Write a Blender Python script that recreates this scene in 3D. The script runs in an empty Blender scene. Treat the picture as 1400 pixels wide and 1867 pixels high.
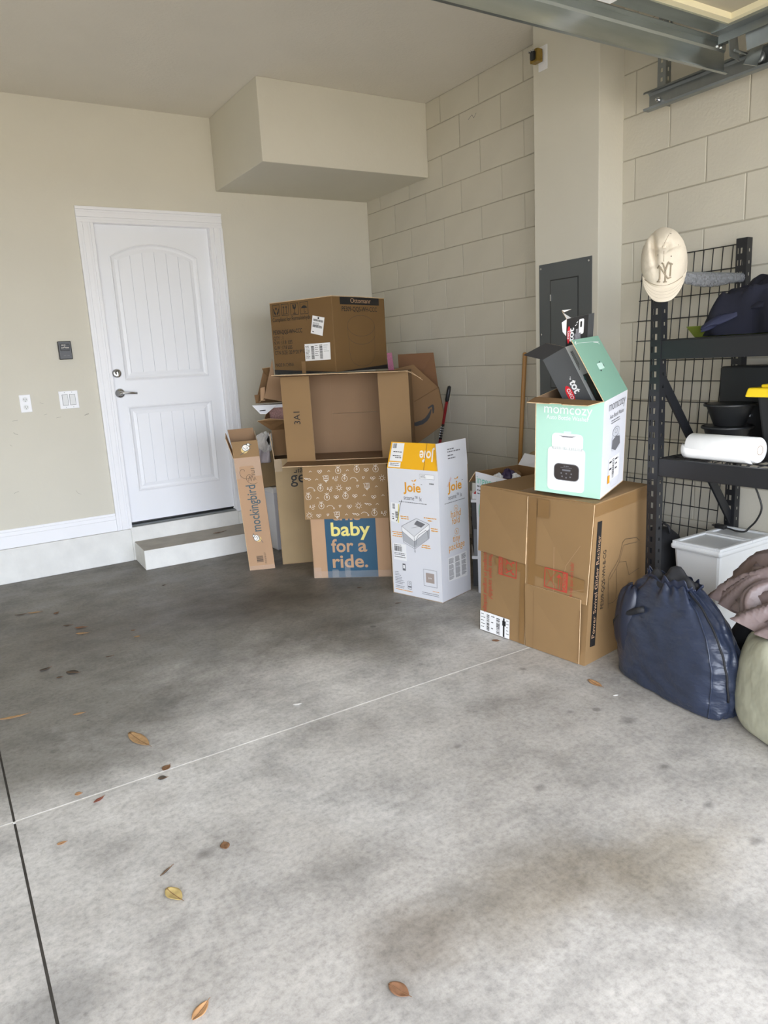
import bpy, bmesh, math, random
from mathutils import Vector, Matrix, noise

random.seed(7)
scene = bpy.context.scene
C = scene.collection
V = Vector
R = math.radians

# ------------------------------------------------------------------ camera
def make_camera():
    f_px = 1321.385
    yaw, pitch, roll = 0.5515, -0.2099, -0.0548
    fwd = V((math.sin(yaw)*math.cos(pitch), math.cos(yaw)*math.cos(pitch), math.sin(pitch)))
    rt = V((math.cos(yaw), -math.sin(yaw), 0)); up = rt.cross(fwd)
    c, s = math.cos(roll), math.sin(roll)
    r2 = rt*c + up*s; u2 = -rt*s + up*c
    cam = bpy.data.cameras.new('camera')
    cam.sensor_fit = 'HORIZONTAL'; cam.sensor_width = 36.0
    cam.lens = f_px/1400*36.0
    cam.clip_start = 0.05; cam.clip_end = 200
    ob = bpy.data.objects.new('camera', cam); C.objects.link(ob)
    ob.matrix_world = Matrix(((r2.x, u2.x, -fwd.x, -3.2581), (r2.y, u2.y, -fwd.y, -5.3026),
                              (r2.z, u2.z, -fwd.z, 1.3406), (0, 0, 0, 1)))
    scene.camera = ob
make_camera()

# ------------------------------------------------------------------ sky and exposure
world = bpy.data.worlds.new('overcast_sky'); scene.world = world
world.use_nodes = True
bg = world.node_tree.nodes['Background']
bg.inputs['Color'].default_value = (0.89, 0.96, 1.09, 1)      # even overcast sky
bg.inputs['Strength'].default_value = 3.0
scene.view_settings.view_transform = 'Standard'
scene.view_settings.look = 'None'
scene.view_settings.gamma = 1.0
scene.view_settings.use_curve_mapping = False
scene.view_settings.exposure = 1.75
scene.cycles.use_denoising = True
scene.cycles.max_bounces = 10
scene.cycles.diffuse_bounces = 7
# portal: guides sky sampling through the open garage door (adds no light of its own)
pl = bpy.data.lights.new('sky_portal', 'AREA'); pl.shape = 'RECTANGLE'; pl.size = 5.0; pl.size_y = 2.14
pl.cycles.is_portal = True
po = bpy.data.objects.new('sky_portal', pl); C.objects.link(po)
po.location = (-2.95, -5.72, 1.07); po.rotation_euler = (R(90), 0, 0)

# ------------------------------------------------------------------ materials
def lin(c):
    o = []
    for x in c:
        x = x/255.0
        o.append(x/12.92 if x <= 0.04045 else ((x+0.055)/1.055)**2.4)
    return (o[0], o[1], o[2], 1.0)
MATS = {}
def mat(name, col, rough=0.6, metal=0.0, var=0.0, vscale=6.0, bump=0.0, bscale=60.0, spec=0.5,
        alpha=1.0, sheen=0.0, stretch=None, trans=0.0, detail=4.0, bdist=0.004):
    if name in MATS: return MATS[name]
    m = bpy.data.materials.new(name); m.use_nodes = True
    nt = m.node_tree; b = nt.nodes['Principled BSDF']
    c = lin(col)
    b.inputs['Base Color'].default_value = c
    b.inputs['Roughness'].default_value = rough
    b.inputs['Metallic'].default_value = metal
    b.inputs['Specular IOR Level'].default_value = spec
    b.inputs['Alpha'].default_value = alpha
    if trans: b.inputs['Transmission Weight'].default_value = trans
    if sheen: b.inputs['Sheen Weight'].default_value = sheen
    m.diffuse_color = c
    tc = nt.nodes.new('ShaderNodeTexCoord'); src = tc.outputs['Object']
    if stretch:
        mp = nt.nodes.new('ShaderNodeMapping'); mp.inputs['Scale'].default_value = stretch
        nt.links.new(src, mp.inputs['Vector']); src = mp.outputs['Vector']
    n = nt.nodes.new('ShaderNodeTexNoise'); n.inputs['Scale'].default_value = vscale
    n.inputs['Detail'].default_value = detail
    nt.links.new(src, n.inputs['Vector'])
    rp = nt.nodes.new('ShaderNodeValToRGB')
    v = max(var, 0.01)
    rp.color_ramp.elements[0].position = 0.3; rp.color_ramp.elements[1].position = 0.7
    rp.color_ramp.elements[0].color = tuple(max(0, x*(1-v)) for x in c[:3]) + (1,)
    rp.color_ramp.elements[1].color = tuple(min(1, x*(1+v)) for x in c[:3]) + (1,)
    nt.links.new(n.outputs['Fac'], rp.inputs['Fac']); nt.links.new(rp.outputs['Color'], b.inputs['Base Color'])
    if bump:
        n2 = nt.nodes.new('ShaderNodeTexNoise'); n2.inputs['Scale'].default_value = bscale
        n2.inputs['Detail'].default_value = 3
        nt.links.new(src, n2.inputs['Vector'])
        bp = nt.nodes.new('ShaderNodeBump'); bp.inputs['Strength'].default_value = bump
        bp.inputs['Distance'].default_value = bdist
        nt.links.new(n2.outputs['Fac'], bp.inputs['Height']); nt.links.new(bp.outputs['Normal'], b.inputs['Normal'])
    MATS[name] = m
    return m

WALLPAINT = mat('wall_paint', (211, 207, 193), 0.75, var=0.02, vscale=2, bump=0.25, bscale=45)
CEILPAINT = mat('ceiling_paint', (222, 217, 206), 0.85, var=0.02, vscale=3, bump=0.5, bscale=60)
BLOCKPAINT = mat('block_paint', (203, 198, 183), 0.7, var=0.03, vscale=3, bump=0.35, bscale=70)
MORTAR = mat('mortar_paint', (172, 166, 150), 0.85, var=0.05, vscale=20)
TRIMWHITE = mat('trim_white', (238, 239, 242), 0.4, var=0.01)
DOORWHITE = mat('door_white', (236, 238, 242), 0.42, var=0.01, vscale=3)
CURBWHITE = mat('curb_white', (226, 226, 222), 0.8, var=0.05, vscale=9, bump=0.5, bscale=50)
STEPTOP = mat('step_top', (165, 160, 150), 0.85, var=0.12, vscale=7)
GALV = mat('galvanised_steel', (176, 182, 182), 0.28, metal=0.95, var=0.10, vscale=4, stretch=(1, 6, 6))
GALVD = mat('galvanised_dull', (150, 155, 156), 0.42, metal=0.9, var=0.12, vscale=8)
BOLT = mat('bolt_steel', (200, 202, 205), 0.2, metal=1.0)
CHROME = mat('satin_nickel', (205, 205, 205), 0.16, metal=1.0)
FOAM = mat('foam_cream', (230, 222, 190), 0.8, var=0.03)
PANSHADE = mat('pan_recess', (176, 170, 152), 0.7, var=0.04, vscale=3)
KRAFTSHADE = mat('kraft_ottoman_shaded', (114, 86, 48), 0.75, var=0.05, vscale=3, bump=0.12, bscale=25)  # kraft darkened: shade at the top of the stack put into the colour
KRAFT = mat('kraft_board', (142, 112, 74), 0.75, var=0.05, vscale=3, bump=0.12, bscale=25)
KRAFTL = mat('kraft_light', (178, 143, 110), 0.75, var=0.04, vscale=4, bump=0.12, bscale=25)
KRAFTD = mat('kraft_dark', (126, 95, 60), 0.78, var=0.06, vscale=4, bump=0.12, bscale=25)
KRAFTR = mat('kraft_red', (118, 82, 52), 0.78, var=0.05, vscale=4)
KRAFTG = mat('kraft_olive', (158, 136, 100), 0.75, var=0.05, vscale=4, bump=0.1, bscale=25)
KRAFTIN = mat('kraft_inside', (148, 118, 88), 0.8, var=0.05, vscale=3)
EDGE = mat('board_edge', (205, 176, 138), 0.9, var=0.12, vscale=90)
WHITEBOARD = mat('white_board', (221, 222, 227), 0.45, var=0.015, vscale=4, bump=0.06, bscale=18)
MINT = mat('mint_board', (172, 212, 194), 0.4, var=0.015, vscale=3)
MINTSHADE = mat('mint_shaded', (128, 170, 150), 0.45, var=0.02, vscale=3)  # darker mint: the leaning flap's shade is painted into its colour
YELLOW = mat('amber_board', (240, 178, 24), 0.42, var=0.02, vscale=4)
CHARBOARD = mat('charcoal_board', (78, 80, 82), 0.42, var=0.04, vscale=6)
BLACKBOARD = mat('black_board', (38, 37, 37), 0.45, var=0.04, vscale=6)
TAPE = mat('brown_tape', (134, 102, 62), 0.3, var=0.03, vscale=4)
CLEARTAPE = mat('clear_tape', (236, 226, 216), 0.16, alpha=0.14, bump=0.6, bscale=40)
INK = mat('ink_black', (28, 26, 25), 0.6)
INKD = mat('ink_brown', (70, 58, 46), 0.6)
INKRED = mat('ink_red', (178, 66, 50), 0.6)
INKWHITE = mat('ink_white', (238, 232, 222), 0.6)
INKORANGE = mat('ink_orange', (226, 158, 40), 0.6)
INKGREY = mat('ink_grey', (110, 110, 114), 0.6)
INKBLUE = mat('ink_blue', (24, 74, 100), 0.5, var=0.03)
INKSLATE = mat('ink_slate', (66, 86, 92), 0.6)
INKYEL = mat('ink_yellow', (222, 208, 120), 0.6)
INKTEAL = mat('ink_teal', (96, 190, 165), 0.6)
PAPER = mat('label_paper', (238, 238, 238), 0.6)
OXRED = mat('ink_scarlet', (214, 32, 44), 0.5)
LIME = mat('lime_sticker', (124, 206, 54), 0.5)
BLACKSTEEL = mat('black_powder_coat', (31, 32, 35), 0.42, var=0.05, vscale=8)
BLACKWIRE = mat('black_wire', (26, 26, 27), 0.45)
BLACKPLASTIC = mat('black_plastic', (34, 35, 36), 0.4, var=0.04)
DEVICEBLACK = mat('device_black', (30, 31, 32), 0.35)
PANELGREY = mat('panel_grey', (86, 90, 91), 0.45, var=0.03, vscale=3)
WOOD = mat('broom_wood', (170, 126, 72), 0.5, var=0.12, vscale=10, stretch=(1, 1, 0.12))
REDPOLE = mat('pole_red', (150, 24, 34), 0.35)
PLASTICWHITE = mat('bin_white', (222, 224, 224), 0.4, var=0.01)
LIDCLEAR = mat('lid_grey', (196, 198, 198), 0.3, var=0.02)
YELLOWPL = mat('yellow_plastic', (242, 206, 36), 0.4)
TOWELPAPER = mat('towel_paper', (240, 240, 238), 0.85, var=0.02, vscale=30, bump=0.2, bscale=120)
NAVY = mat('navy_nylon', (44, 51, 68), 0.33, var=0.12, vscale=9, bump=0.6, bscale=10, stretch=(1, 1, 2.0), bdist=0.022)
NAVYD = mat('navy_knit', (20, 22, 38), 0.9, var=0.12, vscale=14)
BLACKCLOTH = mat('black_cloth', (26, 26, 29), 0.7, var=0.1, vscale=20)
SAGE = mat('sage_fabric', (168, 167, 146), 0.5, var=0.06, vscale=7, bump=0.7, bscale=9, stretch=(1, 1, .7), bdist=0.02)
TAUPE = mat('taupe_fabric', (112, 97, 94), 0.42, var=0.06, vscale=7, bump=0.5, bscale=14, bdist=0.015)
CAPCLOTH = mat('cap_cotton', (206, 196, 178), 0.85, var=0.03, vscale=25, bump=0.25, bscale=140)
CAPTHREAD = mat('cap_thread', (150, 138, 118), 0.8)
MAGENTA = mat('magenta_glitter', (124, 10, 68), 0.4, var=0.35, vscale=180)
PLASTICBAG = mat('plastic_bag', (222, 222, 220), 0.35, var=0.04, vscale=15)
BRASS = mat('transformer_brass', (150, 124, 60), 0.4, metal=0.6, var=0.2, vscale=40)
BUBBLE = mat('bubble_wrap', (150, 152, 156), 0.15, alpha=0.6, var=0.35, vscale=130, bump=0.8, bscale=130)
LIMEPL = mat('lime_plastic', (112, 124, 48), 0.4)
PINKPRINT = mat('pink_print', (196, 150, 140), 0.6, var=0.25, vscale=110)
JOINTDARK = mat('joint_dark', (70, 66, 60), 0.9, var=0.2, vscale=30)
JOINTPALE = mat('joint_pale', (214, 211, 204), 0.9, var=0.1, vscale=60)

def concrete_floor():
    m = bpy.data.materials.new('garage_concrete'); m.use_nodes = True
    nt = m.node_tree; N = nt.nodes; L = nt.links; b = N['Principled BSDF']
    tc = N.new('ShaderNodeTexCoord'); src = tc.outputs['Object']
    def noi(scale, detail, rough=0.55, vec=None, dist=0.0):
        n = N.new('ShaderNodeTexNoise'); n.inputs['Scale'].default_value = scale
        n.inputs['Detail'].default_value = detail; n.inputs['Roughness'].default_value = rough
        n.inputs['Distortion'].default_value = dist
        L.new(vec or src, n.inputs['Vector']); return n.outputs['Fac']
    def ramp(fac, stops):
        r = N.new('ShaderNodeValToRGB'); cr = r.color_ramp
        cr.elements[0].position = stops[0][0]; cr.elements[0].color = stops[0][1]
        cr.elements[1].position = stops[-1][0]; cr.elements[1].color = stops[-1][1]
        for p, c in stops[1:-1]:
            e = cr.elements.new(p); e.color = c
        L.new(fac, r.inputs['Fac']); return r.outputs['Color']
    def mix(a, c, fac, mode='MULTIPLY'):
        x = N.new('ShaderNodeMix'); x.data_type = 'RGBA'; x.blend_type = mode
        if isinstance(fac, float): x.inputs[0].default_value = fac
        else: L.new(fac, x.inputs[0])
        L.new(a, x.inputs[6]); L.new(c, x.inputs[7]); return x.outputs[2]
    g = lambda v: (v, v, v, 1)
    # darker tone towards the house, paler tone towards the door, blotchy edge between
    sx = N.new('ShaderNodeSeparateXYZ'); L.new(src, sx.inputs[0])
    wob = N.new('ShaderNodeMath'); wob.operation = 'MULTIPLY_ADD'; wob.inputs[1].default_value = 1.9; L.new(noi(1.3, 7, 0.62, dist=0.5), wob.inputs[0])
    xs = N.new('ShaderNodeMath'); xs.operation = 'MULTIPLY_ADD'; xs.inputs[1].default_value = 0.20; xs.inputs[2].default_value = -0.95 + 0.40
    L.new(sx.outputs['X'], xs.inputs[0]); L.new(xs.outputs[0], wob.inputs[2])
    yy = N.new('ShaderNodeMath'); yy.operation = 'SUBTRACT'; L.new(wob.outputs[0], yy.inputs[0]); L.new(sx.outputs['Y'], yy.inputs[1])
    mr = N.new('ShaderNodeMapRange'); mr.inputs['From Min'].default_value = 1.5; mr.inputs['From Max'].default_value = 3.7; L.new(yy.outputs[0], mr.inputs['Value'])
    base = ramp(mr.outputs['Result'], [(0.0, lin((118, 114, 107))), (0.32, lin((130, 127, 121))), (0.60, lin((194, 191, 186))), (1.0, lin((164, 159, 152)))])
    blot = ramp(noi(3.4, 8, 0.72), [(0.32, g(0.66)), (0.5, g(0.97)), (0.66, g(1.14))])
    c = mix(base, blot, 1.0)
    # swept, trowelled streaks
    mp = N.new('ShaderNodeMapping'); mp.inputs['Scale'].default_value = (2.0, 9.0, 1.0); mp.inputs['Rotation'].default_value = (0, 0, R(24))
    L.new(src, mp.inputs['Vector'])
    st = ramp(noi(2.2, 6, 0.7, mp.outputs['Vector']), [(0.3, g(0.86)), (0.7, g(1.06))])
    c = mix(c, st, 0.8)
    sp = ramp(noi(55, 5, 0.75), [(0.32, g(0.72)), (0.5, g(1.0)), (0.7, g(1.2))])
    c = mix(c, sp, 0.9)
    # small round dark drips
    vo = N.new('ShaderNodeTexVoronoi'); vo.inputs['Scale'].default_value = 3.1; L.new(src, vo.inputs['Vector'])
    dr = ramp(vo.outputs['Distance'], [(0.035, g(0.55)), (0.06, g(1.0))])
    keep = ramp(noi(1.7, 1), [(0.50, g(0.0)), (0.56, g(1.0))])
    c = mix(c, dr, keep)
    vo2 = N.new('ShaderNodeTexVoronoi'); vo2.inputs['Scale'].default_value = 13.0; L.new(src, vo2.inputs['Vector'])
    dr2 = ramp(vo2.outputs['Distance'], [(0.04, g(0.62)), (0.09, g(1.0))])
    keep2 = ramp(noi(2.9, 2), [(0.52, g(0.0)), (0.62, g(1.0))])
    c = mix(c, dr2, keep2)
    # oily stains with their own outline: (centre, radius, strength, tint)
    def stain(cx, cy, rx, ry, lo, tint, wob=0.5):
        nonlocal c
        mp = N.new('ShaderNodeMapping'); mp.vector_type = 'POINT'
        mp.inputs['Location'].default_value = (-cx/rx, -cy/ry, 0); mp.inputs['Scale'].default_value = (1/rx, 1/ry, 1)
        L.new(src, mp.inputs['Vector'])
        ln = N.new('ShaderNodeVectorMath'); ln.operation = 'LENGTH'; L.new(mp.outputs['Vector'], ln.inputs[0])
        ad = N.new('ShaderNodeMath'); ad.operation = 'ADD'
        ms = N.new('ShaderNodeMath'); ms.operation = 'MULTIPLY_ADD'; ms.inputs[1].default_value = wob*2; ms.inputs[2].default_value = -wob
        L.new(noi(3.0, 6, 0.65), ms.inputs[0]); L.new(ms.outputs[0], ad.inputs[0]); L.new(ln.outputs['Value'], ad.inputs[1])
        s = ramp(ad.outputs[0], [(0.25, tint), (0.95, g(1.0))])
        c = mix(c, s, 1.0)
    stain(-1.75, -1.55, 0.62, 0.42, 0, (0.56, 0.54, 0.50, 1))
    stain(-2.35, -1.35, 1.1, 0.55, 0, (0.80, 0.78, 0.76, 1))
    stain(-1.55, -2.2, 0.75, 0.5, 0, (0.76, 0.75, 0.73, 1))
    stain(-2.14, -4.10, 0.42, 0.22, 0, (0.70, 0.66, 0.60, 1), 0.7)
    stain(-1.80, -4.22, 0.40, 0.20, 0, (0.74, 0.70, 0.63, 1), 0.7)
    stain(-2.50, -4.08, 0.20, 0.16, 0, (0.74, 0.71, 0.68, 1), 0.7)
    stain(-1.60, -2.54, 0.16, 0.45, 0, (0.66, 0.65, 0.63, 1), 0.8)
    stain(-3.20, -3.76, 0.17, 0.15, 0, (0.58, 0.58, 0.58, 1), 0.5)
    for k, (x, y, r_) in enumerate(((-1.42, -3.955, .030), (-1.82, -3.805, .028), (-1.49, -4.16, .026), (-1.53, -4.33, .030), (-1.26, -3.127, .022), (-1.385, -3.516, .020), (-1.27, -3.69, .05), (-1.87, -3.452, .022), (-2.785, -3.475, .035))):
        stain(x, y, r_, r_*.8, 0, (0.60, 0.60, 0.60, 1), 0.12)
    L.new(c, b.inputs['Base Color'])
    rr = ramp(noi(5, 4), [(0.3, g(0.42)), (0.7, g(0.68))]); L.new(rr, b.inputs['Roughness'])
    bp = N.new('ShaderNodeBump'); bp.inputs['Strength'].default_value = 0.16; bp.inputs['Distance'].default_value = 0.004
    L.new(noi(70, 5, 0.7), bp.inputs['Height']); L.new(bp.outputs['Normal'], b.inputs['Normal'])
    return m
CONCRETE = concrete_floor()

# ------------------------------------------------------------------ mesh helpers
ORG = {}
class MB:
    """collects vertices, faces and material slots in world coordinates"""
    def __init__(self): self.v = []; self.f = []; self.mi = []
    def add(self, verts, faces, mi=0):
        o = len(self.v); self.v += [V(p) for p in verts]
        for k, f in enumerate(faces):
            self.f.append([i+o for i in f]); self.mi.append(mi[k] if isinstance(mi, (list, tuple)) else mi)
        return self
    def hexa(self, b, t, mi=0):
        """b, t: four bottom and four top corners in the same turn"""
        return self.add(list(b)+list(t), [(3, 2, 1, 0), (4, 5, 6, 7), (0, 1, 5, 4), (1, 2, 6, 5), (2, 3, 7, 6), (3, 0, 4, 7)], mi)
    def box(self, a, b, mi=0):
        x0, y0, z0 = a; x1, y1, z1 = b
        return self.hexa([(x0, y0, z0), (x1, y0, z0), (x1, y1, z0), (x0, y1, z0)], [(x0, y0, z1), (x1, y0, z1), (x1, y1, z1), (x0, y1, z1)], mi)
    def obox(self, o, ex, ey, ez, mi=0):
        o, ex, ey, ez = V(o), V(ex), V(ey), V(ez)
        return self.hexa([o, o+ex, o+ex+ey, o+ey], [o+ez, o+ex+ez, o+ex+ey+ez, o+ey+ez], mi)
    def slab(self, pts, th, nrm=None):
        """board from a polygon: slot 0 outer face, slot 1 inner face, slot 2 cut edge"""
        pts = [V(p) for p in pts]; n = len(pts)
        if nrm is None:
            nrm = (pts[1]-pts[0]).cross(pts[-1]-pts[0]).normalized()
        q = [p - V(nrm)*th for p in pts]
        if n == 4: top = [(0, 1, 2), (0, 2, 3)]
        else: top = [tuple(range(n))]
        fs = top + [tuple(n+i for i in reversed(f)) for f in top] + [(i, n+i, n+(i+1) % n, (i+1) % n) for i in range(n)]
        return self.add(pts+q, fs, [0]*len(top)+[1]*len(top)+[2]*n)
    def tube(self, path, r, seg=8, caps=True, mi=0):
        path = [V(p) for p in path]; n = len(path); vs = []; fs = []
        rr = r if isinstance(r, (list, tuple)) else [r]*n
        side = None
        for i, p in enumerate(path):
            d = (path[min(i+1, n-1)]-path[max(i-1, 0)]).normalized()
            if side is None:
                side = d.cross(V((0, 0, 1)))
                if side.length < 1e-3: side = d.cross(V((1, 0, 0)))
            else:
                side = side - d*side.dot(d)
            side.normalize(); up = d.cross(side)
            for k in range(seg):
                a = 2*math.pi*k/seg
                vs.append(p + side*math.cos(a)*rr[i] + up*math.sin(a)*rr[i])
        for i in range(n-1):
            for k in range(seg):
                a = i*seg+k; b = i*seg+(k+1) % seg
                fs.append((a, b, b+seg, a+seg))
        if caps:
            fs.append(tuple(reversed(range(seg)))); fs.append(tuple(range((n-1)*seg, n*seg)))
        return self.add(vs, fs, mi)
    def lathe(self, c, prof, axis=(0, 0, 1), seg=24, mi=0):
        """prof: (radius, distance along axis)"""
        c = V(c); ax = V(axis).normalized(); s = ax.cross(V((0, 0, 1)))
        if s.length < 1e-3: s = V((1, 0, 0))
        s.normalize(); t = ax.cross(s); vs = []; fs = []; n = len(prof)
        for r, z in prof:
            for k in range(seg):
                a = 2*math.pi*k/seg; vs.append(c+ax*z+s*math.cos(a)*r+t*math.sin(a)*r)
        for i in range(n-1):
            for k in range(seg):
                a = i*seg+k; b = i*seg+(k+1) % seg; fs.append((a, b, b+seg, a+seg))
        fs.append(tuple(reversed(range(seg)))); fs.append(tuple(range((n-1)*seg, n*seg)))
        return self.add(vs, fs, mi)
    def grid(self, fn, nu, nv, closed_u=False, mi=0):
        vs = []; fs = []
        for j in range(nv+1):
            for i in range(nu if closed_u else nu+1):
                vs.append(fn(i/nu, j/nv))
        w = nu if closed_u else nu+1
        for j in range(nv):
            for i in range(nu):
                a = j*w+i; b = j*w+(i+1) % w; fs.append((a, b, b+w, a+w))
        return self.add(vs, fs, mi)

def build(name, mb, mats, parent=None, smooth=False, bevel=0.0, label=None, kind=None, solid=0.0, fix=True):
    me = bpy.data.meshes.new(name)
    off = ORG.get(parent.name, V((0, 0, 0))) if parent else V((0, 0, 0))
    me.from_pydata([tuple(p-off) for p in mb.v], [], mb.f)
    if not isinstance(mats, (list, tuple)): mats = [mats]
    for m in mats: me.materials.append(m)
    for p, k in zip(me.polygons, mb.mi):
        p.material_index = min(k, len(mats)-1); p.use_smooth = smooth
    me.update()
    if fix:
        bm = bmesh.new(); bm.from_mesh(me); bmesh.ops.recalc_face_normals(bm, faces=bm.faces); bm.to_mesh(me); bm.free()
    ob = bpy.data.objects.new(name, me); C.objects.link(ob)
    if parent: ob.parent = parent
    ORG[ob.name] = off
    if bevel:
        b = ob.modifiers.new('bevel', 'BEVEL'); b.width = bevel; b.segments = 2; b.limit_method = 'ANGLE'; b.angle_limit = R(40)
    if solid:
        s = ob.modifiers.new('solid', 'SOLIDIFY'); s.thickness = solid; s.offset = 0
    if label: ob['label'] = label
    if kind: ob['kind'] = kind
    return ob
def tag(o, label, cat, group=None):
    o['label'] = label; o['category'] = cat
    if group: o['group'] = group
    return o
def thing(name, label, cat, loc, group=None, kind=None):
    o = bpy.data.objects.new(name, None); C.objects.link(o)
    o.location = loc; o.empty_display_size = 0.1; ORG[o.name] = V(loc)
    if kind: o['kind'] = kind; o['label'] = label
    else: tag(o, label, cat, group)
    return o
def struct(name, mb, mats, parent=None, **k):
    return build(name, mb, mats, parent, kind=None if parent else 'structure', **k)

class Face:
    """a board face: metres (u right, v up) from its lower left corner; bilinear where the board is warped"""
    def __init__(self, bl, br, tl, tr=None):
        self.bl, self.br, self.tl = V(bl), V(br), V(tl)
        self.tr = V(tr) if tr is not None else self.br+self.tl-self.bl
        self.w = (self.br-self.bl).length; self.h = (self.tl-self.bl).length
        self.n = ((self.br-self.bl)+(self.tr-self.tl)).cross((self.tl-self.bl)+(self.tr-self.br)).normalized()
    def at(self, u, v, d=0.0):
        a, b = u/self.w, v/self.h
        return (self.bl*(1-a)+self.br*a)*(1-b) + (self.tl*(1-a)+self.tr*a)*b + self.n*d
def polys(face, ps, mats, parent, name, d=0.0012, label=None):
    """flat print made of polygons given in face metres"""
    mb = MB()
    for p in ps: mb.add([face.at(u, v, d) for u, v in p], [tuple(range(len(p)))])
    return build(name, mb, mats, parent, fix=False, label=label, kind='stuff' if name in ('printed_lettering', 'caption') else None)
def rect(u0, v0, u1, v1): return [(u0, v0), (u1, v0), (u1, v1), (u0, v1)]
def ribbon(pts, w, closed=False):
    """thin line as quads"""
    out = []; n = len(pts)
    for i in range(n if closed else n-1):
        a = V((*pts[i], 0)); b = V((*pts[(i+1) % n], 0)); d = b-a
        if d.length < 1e-6: continue
        d.normalize(); s = V((-d.y, d.x, 0))*w/2; e = d*w*0.35
        out.append([tuple((q)[:2]) for q in (a-e-s, b+e-s, b+e+s, a-e+s)])
    return out
def circ(cx, cy, rx, ry=None, n=20, a0=0, a1=360):
    ry = ry or rx
    m = n if abs(a1-a0) >= 360 else n+1
    return [(cx+rx*math.cos(R(a0+(a1-a0)*i/n)), cy+ry*math.sin(R(a0+(a1-a0)*i/n))) for i in range(m)]
def rrect(u0, v0, u1, v1, r, n=5):
    p = []
    for cx, cy, a in ((u1-r, v0+r, -90), (u1-r, v1-r, 0), (u0+r, v1-r, 90), (u0+r, v0+r, 180)):
        p += [(cx+r*math.cos(R(a+90*i/n)), cy+r*math.sin(R(a+90*i/n))) for i in range(n+1)]
    return p
TXT = {}
def glyphs(s, bold=0.0):
    key = (s, bold)
    if key in TXT: return TXT[key]
    cu = bpy.data.curves.new('t', 'FONT'); cu.body = s; cu.size = 1; cu.resolution_u = 3; cu.offset = bold; cu.fill_mode = 'BOTH'
    ob = bpy.data.objects.new('t', cu); C.objects.link(ob)
    dg = bpy.context.evaluated_depsgraph_get()
    me = ob.evaluated_get(dg).to_mesh()
    vs = [(v.co.x, v.co.y) for v in me.vertices]; fs = [tuple(p.vertices) for p in me.polygons]
    ob.evaluated_get(dg).to_mesh_clear()
    bpy.data.objects.remove(ob); bpy.data.curves.remove(cu)
    x0 = min(v[0] for v in vs); x1 = max(v[0] for v in vs)
    TXT[key] = (vs, fs, x0, x1)
    return TXT[key]
def text(face, s, u, v, width, mats, parent, size=None, rot=0, bold=0.0, d=0.0012, name='lettering', shear=0.0, flipx=False):
    """lettering: baseline starts at (u, v); fitted to width, letter size = size (em) or as width asks"""
    vs, fs, x0, x1 = glyphs(s, bold)
    sx = width/(x1-x0); sy = size if size else sx
    c, q = math.cos(R(rot)), math.sin(R(rot)); out = []
    for x, y in vs:
        a = (x-x0)*sx + y*sy*shear; b = y*sy
        if flipx: a, b = width-a, -b
        out.append(face.at(u+a*c-b*q, v+a*q+b*c, d))
    mb = MB(); mb.add(out, fs)
    return build(name, mb, mats, parent, fix=False)
def barcode(u0, v0, u1, v1, n, vertical=True, seed=1):
    r = random.Random(seed); out = []; L = (u1-u0) if vertical else (v1-v0); x = 0
    while x < L*0.98:
        w = L/n*r.choice((0.5, 0.8, 1.3)); 
        if vertical: out.append(rect(u0+x, v0, min(u0+x+w, u1), v1))
        else: out.append(rect(u0, v0+x, u1, min(v0+x+w, v1)))
        x += w + L/n*r.choice((0.5, 0.9))
    return out
def lines(u0, v0, u1, n, pitch, h, seed=1, short=0.55):
    """rows of unreadably small print"""
    r = random.Random(seed); out = []
    for k in range(n):
        x = u0; e = u0+(u1-u0)*r.uniform(short, 1.0)
        while x < e:
            w = r.uniform(1.2, 4.5)*h; out.append(rect(x, v0-k*pitch, min(x+w, e), v0-k*pitch+h)); x += w+h*0.6
    return out

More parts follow.
